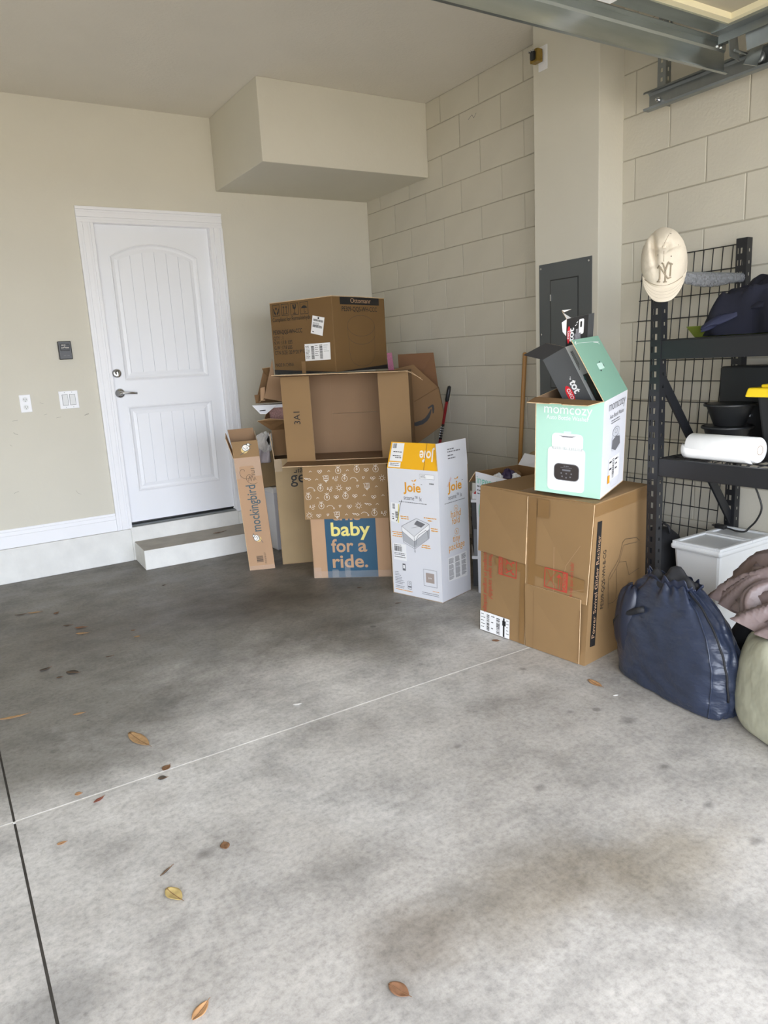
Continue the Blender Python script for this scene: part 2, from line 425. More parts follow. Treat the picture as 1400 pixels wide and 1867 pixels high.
# ================================================================== the garage itself
ZC = 3.045; XL = -6.2; YF = -5.75
def build_shell():
    # floor: sub-base with four cast slabs and the joints between them
    jy, jx, g = -2.972, -3.224, 0.0035
    fl = build('floor', MB().box((XL-.2, YF, -0.12), (0.2, 0.1, -0.006)), JOINTDARK, kind='structure')
    fl['label'] = 'grey stained concrete garage floor cut into slabs'
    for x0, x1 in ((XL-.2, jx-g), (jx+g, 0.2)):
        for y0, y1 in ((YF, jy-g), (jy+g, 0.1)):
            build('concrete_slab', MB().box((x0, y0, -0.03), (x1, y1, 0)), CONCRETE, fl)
    build('joint_filler', MB().box((XL-.2, jy-g, -0.03), (0.2, jy+g, -0.0008)), JOINTPALE, fl, label='pale filler in the cross joint')
    build('joint_filler', MB().box((jx-g, YF, -0.03), (jx+g, 0.1, -0.004)), JOINTDARK, fl, label='dark grit in the long joint')
    dr = struct('bounce_driveway', MB().box((-14, -30, -0.14), (8, YF, -0.02)), mat('driveway_bounce', (200, 185, 162), 0.85, var=0.06, vscale=3))  # unseen driveway, its pale warm colour chosen to bounce light onto upper surfaces
    dr['label'] = 'unseen driveway outside the open door, coloured pale tan to bounce warm light'
    # back wall with the door opening
    w = MB(); y0, y1 = 0.0, 0.14
    w.box((XL, y0, 0), (-2.145, y1, ZC)); w.box((-1.33, y0, 0), (0.2, y1, ZC)); w.box((-2.145, y0, 2.325), (-1.33, y1, ZC)); w.box((-2.145, y0, 0), (-1.33, y1, 0.235))
    wb = struct('wall_back', w, WALLPAINT); wb['label'] = 'smooth beige painted back wall with the white door'
    SC = mat('scuff_grey', (168, 164, 152), .8)
    FB = Face((-3.0, 0, 0), (-2.0, 0, 0), (-3.0, 0, 1.0))
    for x, z, dx, dz, wd in ((-2.790, 1.064, .03, .004, .004), (-2.795, .990, .022, -.014, .005), (-2.599, 1.087, .02, .006, .003), (-2.525, 1.062, .03, .004, .004), (-2.345, 1.064, .025, .008, .009), (-2.612, 1.170, .02, -.006, .003), (-2.850, .593, .03, .010, .004), (-2.470, .560, .03, -.03, .003), (-2.828, .915, .012, -.010, .003)):
        polys(FB, ribbon([(x+3.0, z), (x+3.0+dx*.4, z+dz*.7), (x+3.0+dx, z+dz)], wd*.6), SC, wb, 'scuff_mark', .0008)
    struct('wall_left', MB().box((XL-.2, YF, 0), (XL, 0.14, ZC)), WALLPAINT)
    f = MB(); f.box((XL-.2, YF-.2, 0), (-5.45, YF, ZC)); f.box((-0.45, YF-.2, 0), (0.2, YF, ZC)); f.box((-5.45, YF-.2, 2.14), (-0.45, YF, ZC))
    struct('wall_front', f, WALLPAINT)
    struct('ceiling', MB().box((XL-.2, YF-.2, ZC), (0.2, 0.14, ZC+0.1)), CEILPAINT)['label'] = 'textured beige ceiling'
    so = struct('soffit', MB().box((-1.2595, -0.8527, 2.5635), (0.0, 0.0, ZC)), WALLPAINT, bevel=0.004)
    so['label'] = 'boxed-in beige soffit in the back corner under the ceiling'
    pi = struct('pillar', MB().box((-0.1775, -2.558, 0), (0.02, -2.092, ZC)), WALLPAINT, bevel=0.004)
    pi['label'] = 'smooth beige pillar standing out from the block wall'
    # block wall, one object a block, laid in running bond
    wr = struct('wall_right', MB().box((0.0045, YF, 0), (0.2, 0.0, ZC)), MORTAR)
    wr['label'] = 'painted concrete block wall on the right'
    B = 0.2032; z0 = 2.8742; yv = -0.4008; gap = 0.0028; cache = {}
    rb = random.Random(3)
    for k in range(-1, 15):
        zt, zb = z0-B*k, z0-B*(k+1)
        zt = min(zt, ZC); zb = max(zb, 0.0)
        if zt-zb < 0.03: continue
        ys = [0.0]; y = yv - (B if k % 2 else 0)
        while y > 0.0: y -= 2*B
        while y + 2*B < -0.02: y += 2*B
        while y > -5.6:
            ys.append(y); y -= 2*B
        for a, b in zip(ys[:-1], ys[1:]):
            if b > -2.558 and a < -2.092: continue
            key = (round(a-b, 3), round(zt-zb, 3))
            if key not in cache:
                hw, hh = (a-b)/2-gap, (zt-zb)/2-gap; c = 0.0022; mb = MB()
                lay = [(0.02, hw, hh), (0.002, hw, hh), (0.0, hw-c, hh-c)]
                vs = [(x, sy*p, sz*q) for x, p, q in lay for sy, sz in ((-1, -1), (1, -1), (1, 1), (-1, 1))]
                fs = [(4*i+j, 4*i+(j+1) % 4, 4*i+4+(j+1) % 4, 4*i+4+j) for i in range(2) for j in range(4)] + [(8, 9, 10, 11)]
                mb.add(vs, fs); o = build('block', mb, BLOCKPAINT, wr); cache[key] = o.data
            else:
                o = bpy.data.objects.new('block', cache[key]); C.objects.link(o); o.parent = wr
            o.location = (rb.uniform(-0.0008, 0.0010), (a+b)/2, (zt+zb)/2)
    FW = Face((0, -1.30, 2.79), (0, -1.41, 2.79), (0, -1.30, 2.90))
    polys(FW, ribbon([(.012, .022), (.03, .032), (.05, .040), (.058, .030), (.066, .018), (.078, .026), (.092, .040)], .003), INKGREY, wr, 'pencil_mark', .0014)
    # stem-wall curb, baseboards, step
    cu = MB().box((XL, -0.02, 0), (-2.145, 0.01, 0.234)).box((-1.33, -0.02, 0), (0.0, 0.01, 0.234)).box((-2.145, -0.02, 0), (-1.33, 0.1, 0.244))
    c = struct('trim_1', cu, CURBWHITE, bevel=0.006); c['label'] = 'rough white painted concrete curb along the back wall'
    for nm, xa, xb in (('baseboard_back', XL, -2.236), ('baseboard_back_corner', -1.244, 0.0)):
        b = MB().box((xa, -0.014, 0.236), (xb, 0, 0.318)).box((xa, -0.010, 0.318), (xb, 0, 0.345)).box((xa, -0.006, 0.345), (xb, 0, 0.362))
        struct(nm, b, TRIMWHITE, bevel=0.002)['label'] = 'white moulded baseboard'
    st = MB(); st.hexa([(-2.15, -0.352, 0), (-1.30, -0.372, 0), (-1.30, -0.02, 0), (-2.135, -0.02, 0)],
                       [(-2.147, -0.347, 0.138), (-1.30, -0.366, 0.134), (-1.30, -0.02, 0.137), (-2.132, -0.02, 0.139)], [0, 1, 0, 0, 0, 0])
    s = struct('concrete_step', st, [CURBWHITE, STEPTOP], bevel=0.005); s['label'] = 'low concrete step with white painted riser below the door'
build_shell()

def build_door():
    d = thing('door_1', 'white two-panel entry door with arched planked panels', 'door', (-1.737, 0.03, 0.25), kind='structure')
    X0, X1, Z0, Z1 = -2.145, -1.33, 0.272, 2.325; yb = 0.039; yf = 0.030
    build('door_slab', MB().box((X0, yb, Z0), (X1, 0.075, Z1)), DOORWHITE, d)
    ux0, ux1, uz0, uz1, uap = -2.038, -1.450, 1.287, 2.105, 2.186
    lz0, lz1 = 0.500, 1.085
    for a, b in ((X0, ux0), (ux1, X1)): build('stile', MB().box((a, yf, Z0), (b, yb+.01, Z1)), DOORWHITE, d)
    for a, b in ((Z0, lz0), (lz1, uz0)): build('rail', MB().box((ux0, yf, a), (ux1, yb+.01, b)), DOORWHITE, d)
    def arch(x):
        t = (x-(ux0+ux1)/2)/((ux1-ux0)/2); return uz1+(uap-uz1)*(1-t*t)
    n = 20; xs = [ux0+(ux1-ux0)*i/n for i in range(n+1)]
    top = MB()
    for i in range(n):
        a, b = xs[i], xs[i+1]
        top.hexa([(a, yf, arch(a)), (b, yf, arch(b)), (b, yb+.01, arch(b)), (a, yb+.01, arch(a))], [(a, yf, Z1), (b, yf, Z1), (b, yb+.01, Z1), (a, yb+.01, Z1)])
    build('rail', top, DOORWHITE, d)
    def ring(outer, inner, ya, yc):
        m = MB(); k = len(outer)
        m.add([(x, ya, z) for x, z in outer]+[(x, yc, z) for x, z in inner], [(i, (i+1) % k, k+(i+1) % k, k+i) for i in range(k)])
        return m
    def outline(x0, x1, z0, z1, ap, o):
        p = [(x0+o, z0+o), (x1-o, z0+o)]
        if ap: p += [(x, arch(x)-o) for x in [x1-o-(x1-x0-2*o)*i/16 for i in range(17)]]
        else: p += [(x1-o, z1-o), (x0+o, z1-o)]
        return p
    for (z0, z1, ap) in ((uz0, uz1, True), (lz0, lz1, False)):
        q = lambda o: outline(ux0, ux1, z0, z1, ap, o)
        m = ring(q(-0.012), q(-0.004), 0.0295, 0.0262)
        for (a, b, ya, yc) in ((-0.004, 0.006, 0.0262, 0.034), (0.006, 0.022, 0.034, 0.038), (0.022, 0.044, 0.038, 0.0325)):
            r = ring(q(a), q(b), ya, yc); m.add(r.v, r.f)
        build('panel_moulding', m, DOORWHITE, d)
        px0, px1 = ux0+0.044, ux1-0.044; w = (px1-px0)/6
        for k in range(6):
            a, b = px0+k*w+0.0016, px0+(k+1)*w-0.0016; m = MB(); s = 5
            for j in range(s):
                xa, xb = a+(b-a)*j/s, a+(b-a)*(j+1)/s
                za = arch(xa)-0.044 if ap else z1-0.044; zb_ = arch(xb)-0.044 if ap else z1-0.044
                m.hexa([(xa, 0.0328, z0+0.044), (xb, 0.0328, z0+0.044), (xb, 0.045, z0+0.044), (xa, 0.045, z0+0.044)],
                       [(xa, 0.0328, za), (xb, 0.0328, zb_), (xb, 0.045, zb_), (xa, 0.045, za)])
            build('plank', m, DOORWHITE, d)
    # jamb, casing, sill
    for a, b in ((X0, X0+0.014), (X1-0.014, X1)): build('jamb', MB().box((a, -0.002, 0.25), (b, 0.03, 2.325)), TRIMWHITE, d)
    build('jamb', MB().box((X0, -0.002, 2.311), (X1, 0.03, 2.325)), TRIMWHITE, d)
    def casing(x0, x1, z0, z1, inner):      # profile from thick outer back-band to thin inner bead
        m = MB(); strips = ((0, .20, .022), (.20, .34, .016), (.34, .66, .0185), (.66, .80, .013), (.80, 1, .016))
        for a, b, t in strips:
            if inner == 'r': m.box((x0+(x1-x0)*a, -t, z0), (x0+(x1-x0)*b, 0, z1-(z1-2.322)*0-(x1-x0)*a*0))
            elif inner == 'l': m.box((x1-(x1-x0)*b, -t, z0), (x1-(x1-x0)*a, 0, z1))
            else: m.box((x0, -t, z1-(z1-z0)*b), (x1, 0, z1-(z1-z0)*a))
        return m
    build('casing', casing(-2.236, -2.133, 0.236, 2.313, 'r'), TRIMWHITE, d, bevel=0.002)
    build('casing', casing(-1.342, -1.244, 0.236, 2.313, 'l'), TRIMWHITE, d, bevel=0.002)
    build('casing', casing(-2.236, -1.244, 2.313, 2.412, 't'), TRIMWHITE, d, bevel=0.002)
    build('sill', MB().hexa([(X0+.014, -0.02, .245), (X1-.014, -0.02, .245), (X1-.014, .06, .245), (X0+.014, .06, .245)],
                            [(X0+.014, -0.012, .252), (X1-.014, -0.012, .252), (X1-.014, .06, .262), (X0+.014, .06, .262)]), GALVD, d, label='dull aluminium door sill')
    build('door_sweep', MB().box((X0+.014, 0.033, .262), (X1-.014, .07, .2725)), BLACKPLASTIC, d)
    # deadbolt and lever
    db = build('deadbolt', MB().lathe((-2.094, 0.03, 1.331), [(.031, 0), (.031, -.008), (.026, -.014), (.02, -.016), (.0, -.016)], (0, 1, 0)), CHROME, d, smooth=True, label='round satin nickel deadbolt')
    build('key_cylinder', MB().box((-2.097, .008, 1.322), (-2.091, .016, 1.340)), CHROME, db)
    lv = build('lever_handle', MB().lathe((-2.089, 0.03, 1.194), [(.033, 0), (.033, -.006), (.027, -.013), (.012, -.016), (.012, -.045), (0, -.045)], (0, 1, 0)), CHROME, d, smooth=True, label='satin nickel lever handle')
    build('lever', MB().tube([(-2.092, -.012, 1.194), (-2.07, -.014, 1.195), (-2.03, -.014, 1.193), (-1.982, -.012, 1.188)], [.011, .010, .0085, .008], 10), CHROME, lv, smooth=True)
build_door()

def wall_devices():
    y = -0.001
    t = thing('door_opener_button', 'black garage door control on wall above the light switches', 'wall control', (-2.414, 0, 1.44))
    build('case', MB().box((-2.455, -0.022, 1.440), (-2.373, 0, 1.558)), DEVICEBLACK, t, bevel=0.004)
    build('push_bar', MB().box((-2.443, -0.026, 1.497), (-2.385, -0.02, 1.540)), BLACKPLASTIC, t, bevel=0.002)
    F = Face((-2.455, -0.0225, 1.44), (-2.373, -0.0225, 1.44), (-2.455, -0.0225, 1.558))
    F2 = Face((-2.443, -0.0262, 1.497), (-2.385, -0.0262, 1.497), (-2.443, -0.0262, 1.540))
    polys(F2, ribbon([(.006, .018), (.020, .018), (.026, .027), (.032, .018), (.052, .018)], .0035)+lines(.008, .034, .05, 1, .01, .004, 3), INKWHITE, t, 'printed_symbol', .0006)
    polys(F, lines(.026, .022, .07, 1, .01, .005, 5, .9), INKGREY, t, 'printed_lettering', .0006)
    t = thing('electrical_outlet', 'white duplex electrical outlet, leftmost plate on back wall', 'outlet', (-2.698, 0, 1.115))
    build('cover_plate', MB().box((-2.732, -0.006, 1.114), (-2.664, 0, 1.228)), TRIMWHITE, t, bevel=0.003)
    for z in (1.147, 1.196):
        s = build('socket', MB().lathe((-2.698, -.005, z), [(.0165, 0), (.0165, -.004), (0, -.004)], (0, 1, 0)), PLASTICWHITE, t)
        build('slot', MB().box((-2.706, -.0096, z-.002), (-2.7035, -.008, z+.008)).box((-2.6925, -.0096, z-.002), (-2.690, -.008, z+.006)).box((-2.7, -.0096, z-.011), (-2.696, -.008, z-.007)), INK, s)
    t = thing('light_switch', 'white double rocker light switch plate beside the door', 'light switch', (-2.432, 0, 1.115))
    build('cover_plate', MB().box((-2.492, -0.006, 1.117), (-2.372, 0, 1.235)), TRIMWHITE, t, bevel=0.003)
    for x in (-2.455, -2.409):
        r = build('rocker', MB().hexa([(x-.0165, -.008, 1.142), (x+.0165, -.008, 1.142), (x+.0165, -.004, 1.142), (x-.0165, -.004, 1.142)],
                                      [(x-.0165, -.012, 1.21), (x+.0165, -.012, 1.21), (x+.0165, -.004, 1.21), (x-.0165, -.004, 1.21)]), PLASTICWHITE, t, bevel=0.001)
        build('rocker_frame', MB().box((x-.0185, -.0068, 1.140), (x+.0185, -.0055, 1.212)), INKGREY, t)
    for x in (-2.455, -2.409):
        for z in (1.127, 1.225): build('screw', MB().lathe((x, -.006, z), [(.003, 0), (.003, -.0012), (0, -.0012)], (0, 1, 0), 8), GALVD, t)
    # breaker panel on the pillar
    X = -0.1775
    t = thing('breaker_box', 'dark grey breaker panel cover screwed to the pillar', 'electrical panel', (X, -2.324, 1.0))
    cov = build('cover', MB().box((X-.004, -2.518, 1.0), (X, -2.128, 1.804)), PANELGREY, t, bevel=0.0015)
    build('panel_door', MB().box((X-.0075, -2.42, 1.12), (X-.0035, -2.222, 1.708)), PANELGREY, t, bevel=0.0015)
    build('door_recess', MB().box((X-.0052, -2.426, 1.114), (X-.003, -2.216, 1.714)), BLACKPLASTIC, t)
    build('latch', MB().box((X-.011, -2.228, 1.60), (X-.007, -2.22, 1.635)), BOLT, t)
    for yy in (-2.146, -2.5):
        for z in (1.782, 1.42, 1.03): build('screw', MB().lathe((X-.004, yy, z), [(.006, 0), (.006, -.003), (0, -.004)], (1, 0, 0), 10), BOLT, t)
    t = thing('chime_transformer', 'small brass transformer on a white plate high on the pillar', 'transformer', (X, -2.165, 2.79))
    build('cover_plate', MB().box((X-.005, -2.203, 2.797), (X, -2.137, 2.915)), TRIMWHITE, t, bevel=0.002)
    co = build('core', MB().box((X-.052, -2.178, 2.835), (X-.012, -2.122, 2.898)), BRASS, t, bevel=0.003)
    build('coil', MB().box((X-.066, -2.166, 2.845), (X-.006, -2.134, 2.888)), BLACKPLASTIC, t, bevel=0.006)
    for k in range(3): build('terminal_screw', MB().lathe((X-.066, -2.166+.016*k, 2.885), [(.005, 0), (.005, -.007), (0, -.007)], (1, 0, 0), 8), BOLT, t)
wall_devices()

# ------------------------------------------------------------------ overhead door and its track
def perforated(mb, o, ex, ez, w, h, cols, pitch, z_first, hole_h):
    """sheet strip with punched slots; cols = (u0, u1) of each slot column"""
    o, ex, ez = V(o), V(ex).normalized(), V(ez).normalized()
    us = [0]
    for a, b in cols: us += [a, b]
    us.append(w); vs = [0]; z = z_first
    while z+hole_h < h: vs += [z, z+hole_h]; z += pitch
    vs.append(h)
    vv = [o+ex*u+ez*v for v in vs for u in us]; n = len(us); fs = []
    for j in range(len(vs)-1):
        for i in range(n-1):
            if i % 2 and j % 2: continue
            fs.append((j*n+i, j*n+i+1, (j+1)*n+i+1, (j+1)*n+i))
    mb.add(vv, fs)
def garage_door():
    zd = 2.535
    t = thing('overhead_garage_door', 'open sectional garage door overhead, seen from below', 'garage door', (-2.85, -3.3, zd))
    xr = -0.325; xl = -5.4
    for k in range(4):
        y1 = -3.305-0.6*k; y0 = y1-0.595
        s = build('door_section', MB().box((xl, y0, zd+.028), (xr, y1, zd+.05)), PANSHADE, t)
        build('rail', MB().box((xl, y1-.075, zd), (xr, y1, zd+.03)), GALV, s); build('rail', MB().box((xl, y0, zd), (xr, y0+.06, zd+.03)), GALV, s)
        xs = [xr]+[-1.002-0.88*i for i in range(5)]+[xl]
        build('end_stile', MB().box((xr-.052, y0, zd-.004), (xr, y1, zd+.03)).box((xr-.004, y0, zd-.035), (xr, y1, zd)), GALVD, s)
        build('end_stile', MB().box((xl, y0, zd-.004), (xl+.052, y1, zd+.03)), GALVD, s)
        for x in xs[1:-1]: build('centre_stile', MB().box((x-.037, y0, zd-.004), (x+.037, y1, zd+.03)), TRIMWHITE, s, label='white centre stile')
        edges = [xr-.052]+sum([[x+.03, x-.03] for x in xs[1:-1]], [])+[xl+.052]
        for a, b in zip(edges[0::2], edges[1::2]):
            m = MB(); y0p, y1p = y0+.06, y1-.075; w = .028
            for p, q in (((b, y0p), (a, y0p+w)), ((b, y1p-w), (a, y1p)), ((b, y0p+w), (b+w, y1p-w)), ((a-w, y0p+w), (a, y1p-w))):
                m.box((p[0], p[1], zd+.006), (q[0], q[1], zd+.03))
            build('foam_edge', m, FOAM, s)
    # long strut under the top section
    ys = -3.268
    prof = [(ys-.03, 2.532), (ys, 2.532), (ys, 2.508), (ys+.006, 2.50), (ys+.006, 2.424), (ys-.004, 2.416), (ys-.014, 2.418), (ys-.014, 2.423)]
    m = MB(); m.add([(x, y, z) for x in (xl, -0.222) for y, z in prof], [(i, i+1, i+1+len(prof), i+len(prof)) for i in range(len(prof)-1)])
    st = build('strut', m, GALV, t, solid=0.002, label='long shiny galvanised strut across the door')
    for x in (-.25, -.275): build('bolt', MB().lathe((x, ys, 2.516), [(.008, 0), (.008, -.006), (0, -.007)], (0, 1, 0), 8), BOLT, st)
    # top fixture with roller at the right corner
    br = build('roller_bracket', MB().obox((-.30, -3.40, 2.53), (.004, 0, 0), (0, -.10, 0), (0.02, 0, -.075)).obox((-.30, -3.44, 2.532), (.12, 0, -.012), (0, -.05, 0), (0, 0, .003))
               .obox((-.27, -3.50, 2.525), (.05, 0, -.06), (0, -.06, 0), (0, 0, .003)), GALVD, t)
    m = MB(); m.slab([(-.285, -3.392, 2.408), (-.192, -3.392, 2.414), (-.130, -3.385, 2.534), (-.190, -3.385, 2.534)], .004)
    build('bracket_plate', m, GALV, br)
    m = MB(); m.slab([(-.305, -3.345, 2.45), (-.262, -3.36, 2.43), (-.262, -3.345, 2.53), (-.305, -3.335, 2.532)], .004)
    build('bracket_plate', m, GALVD, br)
    build('roller_axle', MB().tube([(-.30, -3.36, 2.466), (-.12, -3.36, 2.462)], .005, 8), GALVD, br)
    build('roller', MB().lathe((-.140, -3.36, 2.463), [(.014, 0), (.024, .002), (.024, .018), (.014, .02)], (1, 0, 0), 18), GALVD, br, smooth=True)
    for x, y in ((-.285, -3.345), (-.285, -3.47)): build('bolt', MB().lathe((x, y, 2.53), [(.009, 0), (.009, -.006), (0, -.007)], (0, 0, 1), 8), BOLT, br)
    tr = thing('door_track', 'galvanised track of the overhead door along the block wall', 'door track', (-.12, -2.8, 2.42))
    ya, yb = -2.80, -5.9
    prof = [(-.150, 2.428), (-.146, 2.419), (-.112, 2.419), (-.105, 2.43), (-.105, 2.488), (-.112, 2.499), (-.146, 2.499), (-.150, 2.490)]
    m = MB(); k = len(prof); m.add([(x, y, z) for y in (ya, yb) for x, z in prof], [(i, i+1, i+1+k, i+k) for i in range(k-1)])
    build('rail', m, GALVD, tr, solid=0.002)
    m = MB(); perforated(m, (-.100, -2.84, 2.425), (0, -1, 0), (0, 0, 1), .045, .62, [(.016, .029)], .04, .03, .018)
    perforated(m, (-.100, -2.885, 2.425), (1, 0, 0), (0, 0, 1), .036, .62, [(.012, .024)], .04, .03, .018)
    build('hanger_angle', m, GALVD, tr, solid=0.0025, label='punched steel angle hanging the track')
    build('bolt', MB().tube([(-.135, -2.86, 2.455), (-.098, -2.86, 2.455)], .006, 8), BOLT, tr)
    build('nut', MB().lathe((-.118, -2.86, 2.455), [(.012, 0), (.012, .01), (0, .01)], (1, 0, 0), 6), BOLT, tr)
garage_door()

# ================================================================== cartons
TH = 0.004
def board(parent, name, pts, mats, th=TH, label=None, inward=None):
    """a sheet of cardboard; mats = outer, inner, edge; inward: a point on the inner side"""
    pts = [V(p) for p in pts]; n = (pts[1]-pts[0]).cross(pts[-1]-pts[0]).normalized()
    if inward is not None and (V(inward)-pts[0]).dot(n) > 0: n = -n
    m = MB(); m.slab(pts, th, n)
    return build(name, m, mats, parent, label=label)
KM = lambda o, i=None: [o, i or KRAFTIN, EDGE]
def open_carton(root, fr, mats, th=TH, floor=True, top=None, names=('front_panel', 'side_panel', 'back_panel', 'side_panel')):
    """fr: dict of corners mb lb rb kb mt lt rt kt; mats: dict of panel -> [outer, inner, edge]"""
    c = sum((V(fr[k]) for k in fr), V((0, 0, 0)))/8
    P = {}
    P['front'] = board(root, names[0], [fr['lb'], fr['mb'], fr['mt'], fr['lt']], mats['front'], th, inward=c)
    P['right'] = board(root, names[1], [fr['mb'], fr['rb'], fr['rt'], fr['mt']], mats['right'], th, inward=c)
    P['back'] = board(root, names[2], [fr['rb'], fr['kb'], fr['kt'], fr['rt']], mats['back'], th, inward=c)
    P['left'] = board(root, names[3], [fr['kb'], fr['lb'], fr['lt'], fr['kt']], mats['left'], th, inward=c)
    if floor: P['bottom'] = board(root, 'bottom_panel', [fr['lb'], fr['mb'], fr['rb'], fr['kb']], mats['back'], th, inward=c)
    return P
def cub(o, L, Rr, U):
    o, L, Rr, U = V(o), V(L), V(Rr), V(U)
    return dict(mb=o, lb=o+L, rb=o+Rr, kb=o+L+Rr, mt=o+U, lt=o+L+U, rt=o+Rr+U, kt=o+L+Rr+U)
def closed_body(root, fr, mats, name='box_body', bevel=0.004, n=1):
    m = MB(); m.hexa([fr['lb'], fr['mb'], fr['rb'], fr['kb']], [fr['lt'], fr['mt'], fr['rt'], fr['kt']])
    return build(name, m, mats, root, bevel=bevel)

# --- ottoman carton on top of the stack
def ottoman_carton():
    mb_ = V((-1.092, -1.314, 1.268)); L = V((-1.28+1.092, -.818+1.314, 0)); Rr = V((-.597+1.092, -1.125+1.314, 0)); U = V((0, 0, .449))
    fr = cub(mb_, L, Rr, U)
    t = thing('ottoman_carton', 'closed brown carton with black icons and white labels, topmost of the stack', 'cardboard box', mb_+(L+Rr)/2)
    c = closed_body(t, fr, [KRAFTSHADE])
    FL = Face(fr['lb'], fr['mb'], fr['lt']); FR = Face(fr['mb'], fr['rb'], fr['mt'])
    # top flap seam and loose flaps showing a little
    board(t, 'flap', [fr['lt']+V((0, 0, .004)), fr['mt']+V((0, 0, .004)), fr['mt']+Rr*.5+V((0, 0, .006)), fr['lt']+Rr*.5+V((0, 0, .006))], KM(KRAFTSHADE))
    board(t, 'flap', [fr['rt']+V((0, 0, .004)), fr['kt']+V((0, 0, .004)), fr['kt']-Rr*.497+V((0, 0, .006)), fr['rt']-Rr*.497+V((0, 0, .006))], KM(KRAFTSHADE))
    # care icons
    def frame(u0, v0, u1, v1): return ribbon(rect(u0, v0, u1, v1), .003, True)
    ic = []
    vals = [(.028, .368, .088, .436), (.107, .367, .168, .435), (.187, .365, .252, .434), (.270, .364, .335, .435)]
    for a in vals: ic += frame(*a)
    u0, v0, u1, v1 = vals[0]; cx = (u0+u1)/2
    ic += [[(cx-.008, v0+.045), (cx, v0+.034), (cx+.008, v0+.045), (cx+.006, v0+.054), (cx, v0+.049), (cx-.006, v0+.054)]]
    for s in (-1, 1): ic += [[(cx+s*.006, v0+.004), (cx+s*.02, v0+.016), (cx+s*.025, v0+.044), (cx+s*.019, v0+.046), (cx+s*.013, v0+.026), (cx+s*.004, v0+.018)]]
    u0, v0, u1, v1 = vals[1]
    for x in (.018, .042): ic += ribbon([(u0+x, v0+.012), (u0+x, v0+.048)], .004) + [[(u0+x-.008, v0+.046), (u0+x+.008, v0+.046), (u0+x, v0+.060)]]
    ic += ribbon([(u0+.010, v0+.008), (u1-.010, v0+.008)], .003)
    u0, v0, u1, v1 = vals[2]; cx = (u0+u1)/2
    ic += [[(cx-.016, v0+.062), (cx-.013, v0+.04), (cx, v0+.030), (cx+.013, v0+.04), (cx+.016, v0+.062), (cx+.004, v0+.062), (cx+.007, v0+.05), (cx-.002, v0+.046), (cx-.004, v0+.062)], rect(cx-.002, v0+.01, cx+.002, v0+.032), rect(cx-.013, v0+.006, cx+.013, v0+.011)]
    u0, v0, u1, v1 = vals[3]; cx = (u0+u1)/2
    ic += [[(cx-.026, v0+.034), (cx+.026, v0+.034), (cx+.018, v0+.046), (cx, v0+.052), (cx-.018, v0+.046)]] + ribbon([(cx, v0+.034), (cx, v0+.012), (cx+.005, v0+.008), (cx+.01, v0+.013)], .003)
    ic += [circ(cx-.022+.008*k, v0+.058+.003*(k % 2), .0018, n=6) for k in range(6)]
    polys(FL, ic, INK, t, 'care_icons')
    text(FL, 'Compliant for Formaldehyde', .020, .332, .331, INK, t, .036)
    text(FL, 'PE309-QQS-WH-CCC', .017, .254, .255, INK, t, .036, bold=.012)
    text(FL, 'QTY : 1', .016, .219, .085, INK, t, .032)
    text(FL, 'N.W :13.8  LBS', .015, .190, .166, INK, t, .032)
    text(FL, 'G.W :17.8 LBS', .016, .158, .160, INK, t, .032)
    text(FL, 'CTN SIZE: 20.9*20.9*17.5"', .017, .126, .30, INK, t, .034)
    text(FL, 'MADE IN CHINA', .014, .049, .164, INK, t, .032)
    s1 = polys(FL, [[(.369, .349), (.344, .244), (.440, .222), (.466, .329)]], PAPER, t, 'shipping_label', .0018)
    def tl(p):   # lay small print along the tilted label
        a, b = p; o = V((.344, .244)); ex = V((.096, -.022)); ey = V((.025, .105)); q = o+ex*a+ey*b; return (q.x, q.y)
    sub = lambda ps: [[tl(p) for p in q] for q in ps]
    polys(FL, sub(barcode(.08, .72, .92, .84, 34, seed=2)), INK, s1, 'printed_barcode', .0024); polys(FL, sub(barcode(.1, .38, .9, .50, 34, seed=5)), INK, s1, 'printed_barcode', .0024)
    polys(FL, sub([rect(.45, .88, .58, .97)]+lines(.1, .62, .9, 3, .06, .02, 4)+[rect(.12, .1, .25, .14)]), INK, s1, 'printed_lettering', .0024)
    s2 = polys(FL, [[(.284, .180), (.282, .076), (.494, .078), (.497, .180)]], PAPER, t, 'shipping_label', .0018)
    polys(FL, barcode(.338, .085, .362, .165, 30, False, 7), INK, s2, 'printed_barcode', .0024); polys(FL, barcode(.408, .085, .432, .172, 26, False, 8), INK, s2, 'printed_barcode', .0024)
    polys(FL, lines(.29, .165, .33, 9, .009, .003, 9)+lines(.37, .165, .40, 6, .012, .003, 10)+lines(.442, .165, .488, 4, .012, .002, 11), INK, s2, 'printed_lettering', .0024)
    polys(FL, [rect(.246, .0, .280, .075)], TAPE, t, 'tape_strip', .0016)
    polys(FL, [[(.001, .0), (.52, .0), (.52, .003), (.001, .031)]], INK, t, 'black_band')  # black wedges along the lower edges of both faces
    polys(FR, [[(.03, .0), (.53, .0), (.53, .026), (.03, .002)]], INK, t, 'black_band')
    bd = polys(FR, [rect(.074, .404, .468, .4485)], INK, t, 'black_band', label='black title band')
    text(FR, 'Ottomanr', .175, .415, .205, KRAFTL, bd, .040, d=.0018)
    text(FR, 'PE309-QQS-WH-CCC', .089, .364, .354, INK, t, .040, bold=.008)
    cy = ribbon(circ(.270, .276, .137, .064, 40), .002, True) + ribbon([(.133, .276), (.133, .222)], .002) + ribbon([(.407, .276), (.407, .222)], .002)
    cy += ribbon([(.270+.137*math.cos(R(a)), .222+.06*math.sin(R(a))) for a in range(180, 361, 9)], .002)
    cy += ribbon([(.139, .21), (.139, .12), (.15, .075), (.175, .048), (.22, .03), (.27, .025), (.32, .03), (.365, .048), (.39, .075), (.401, .12), (.401, .21)], .002)
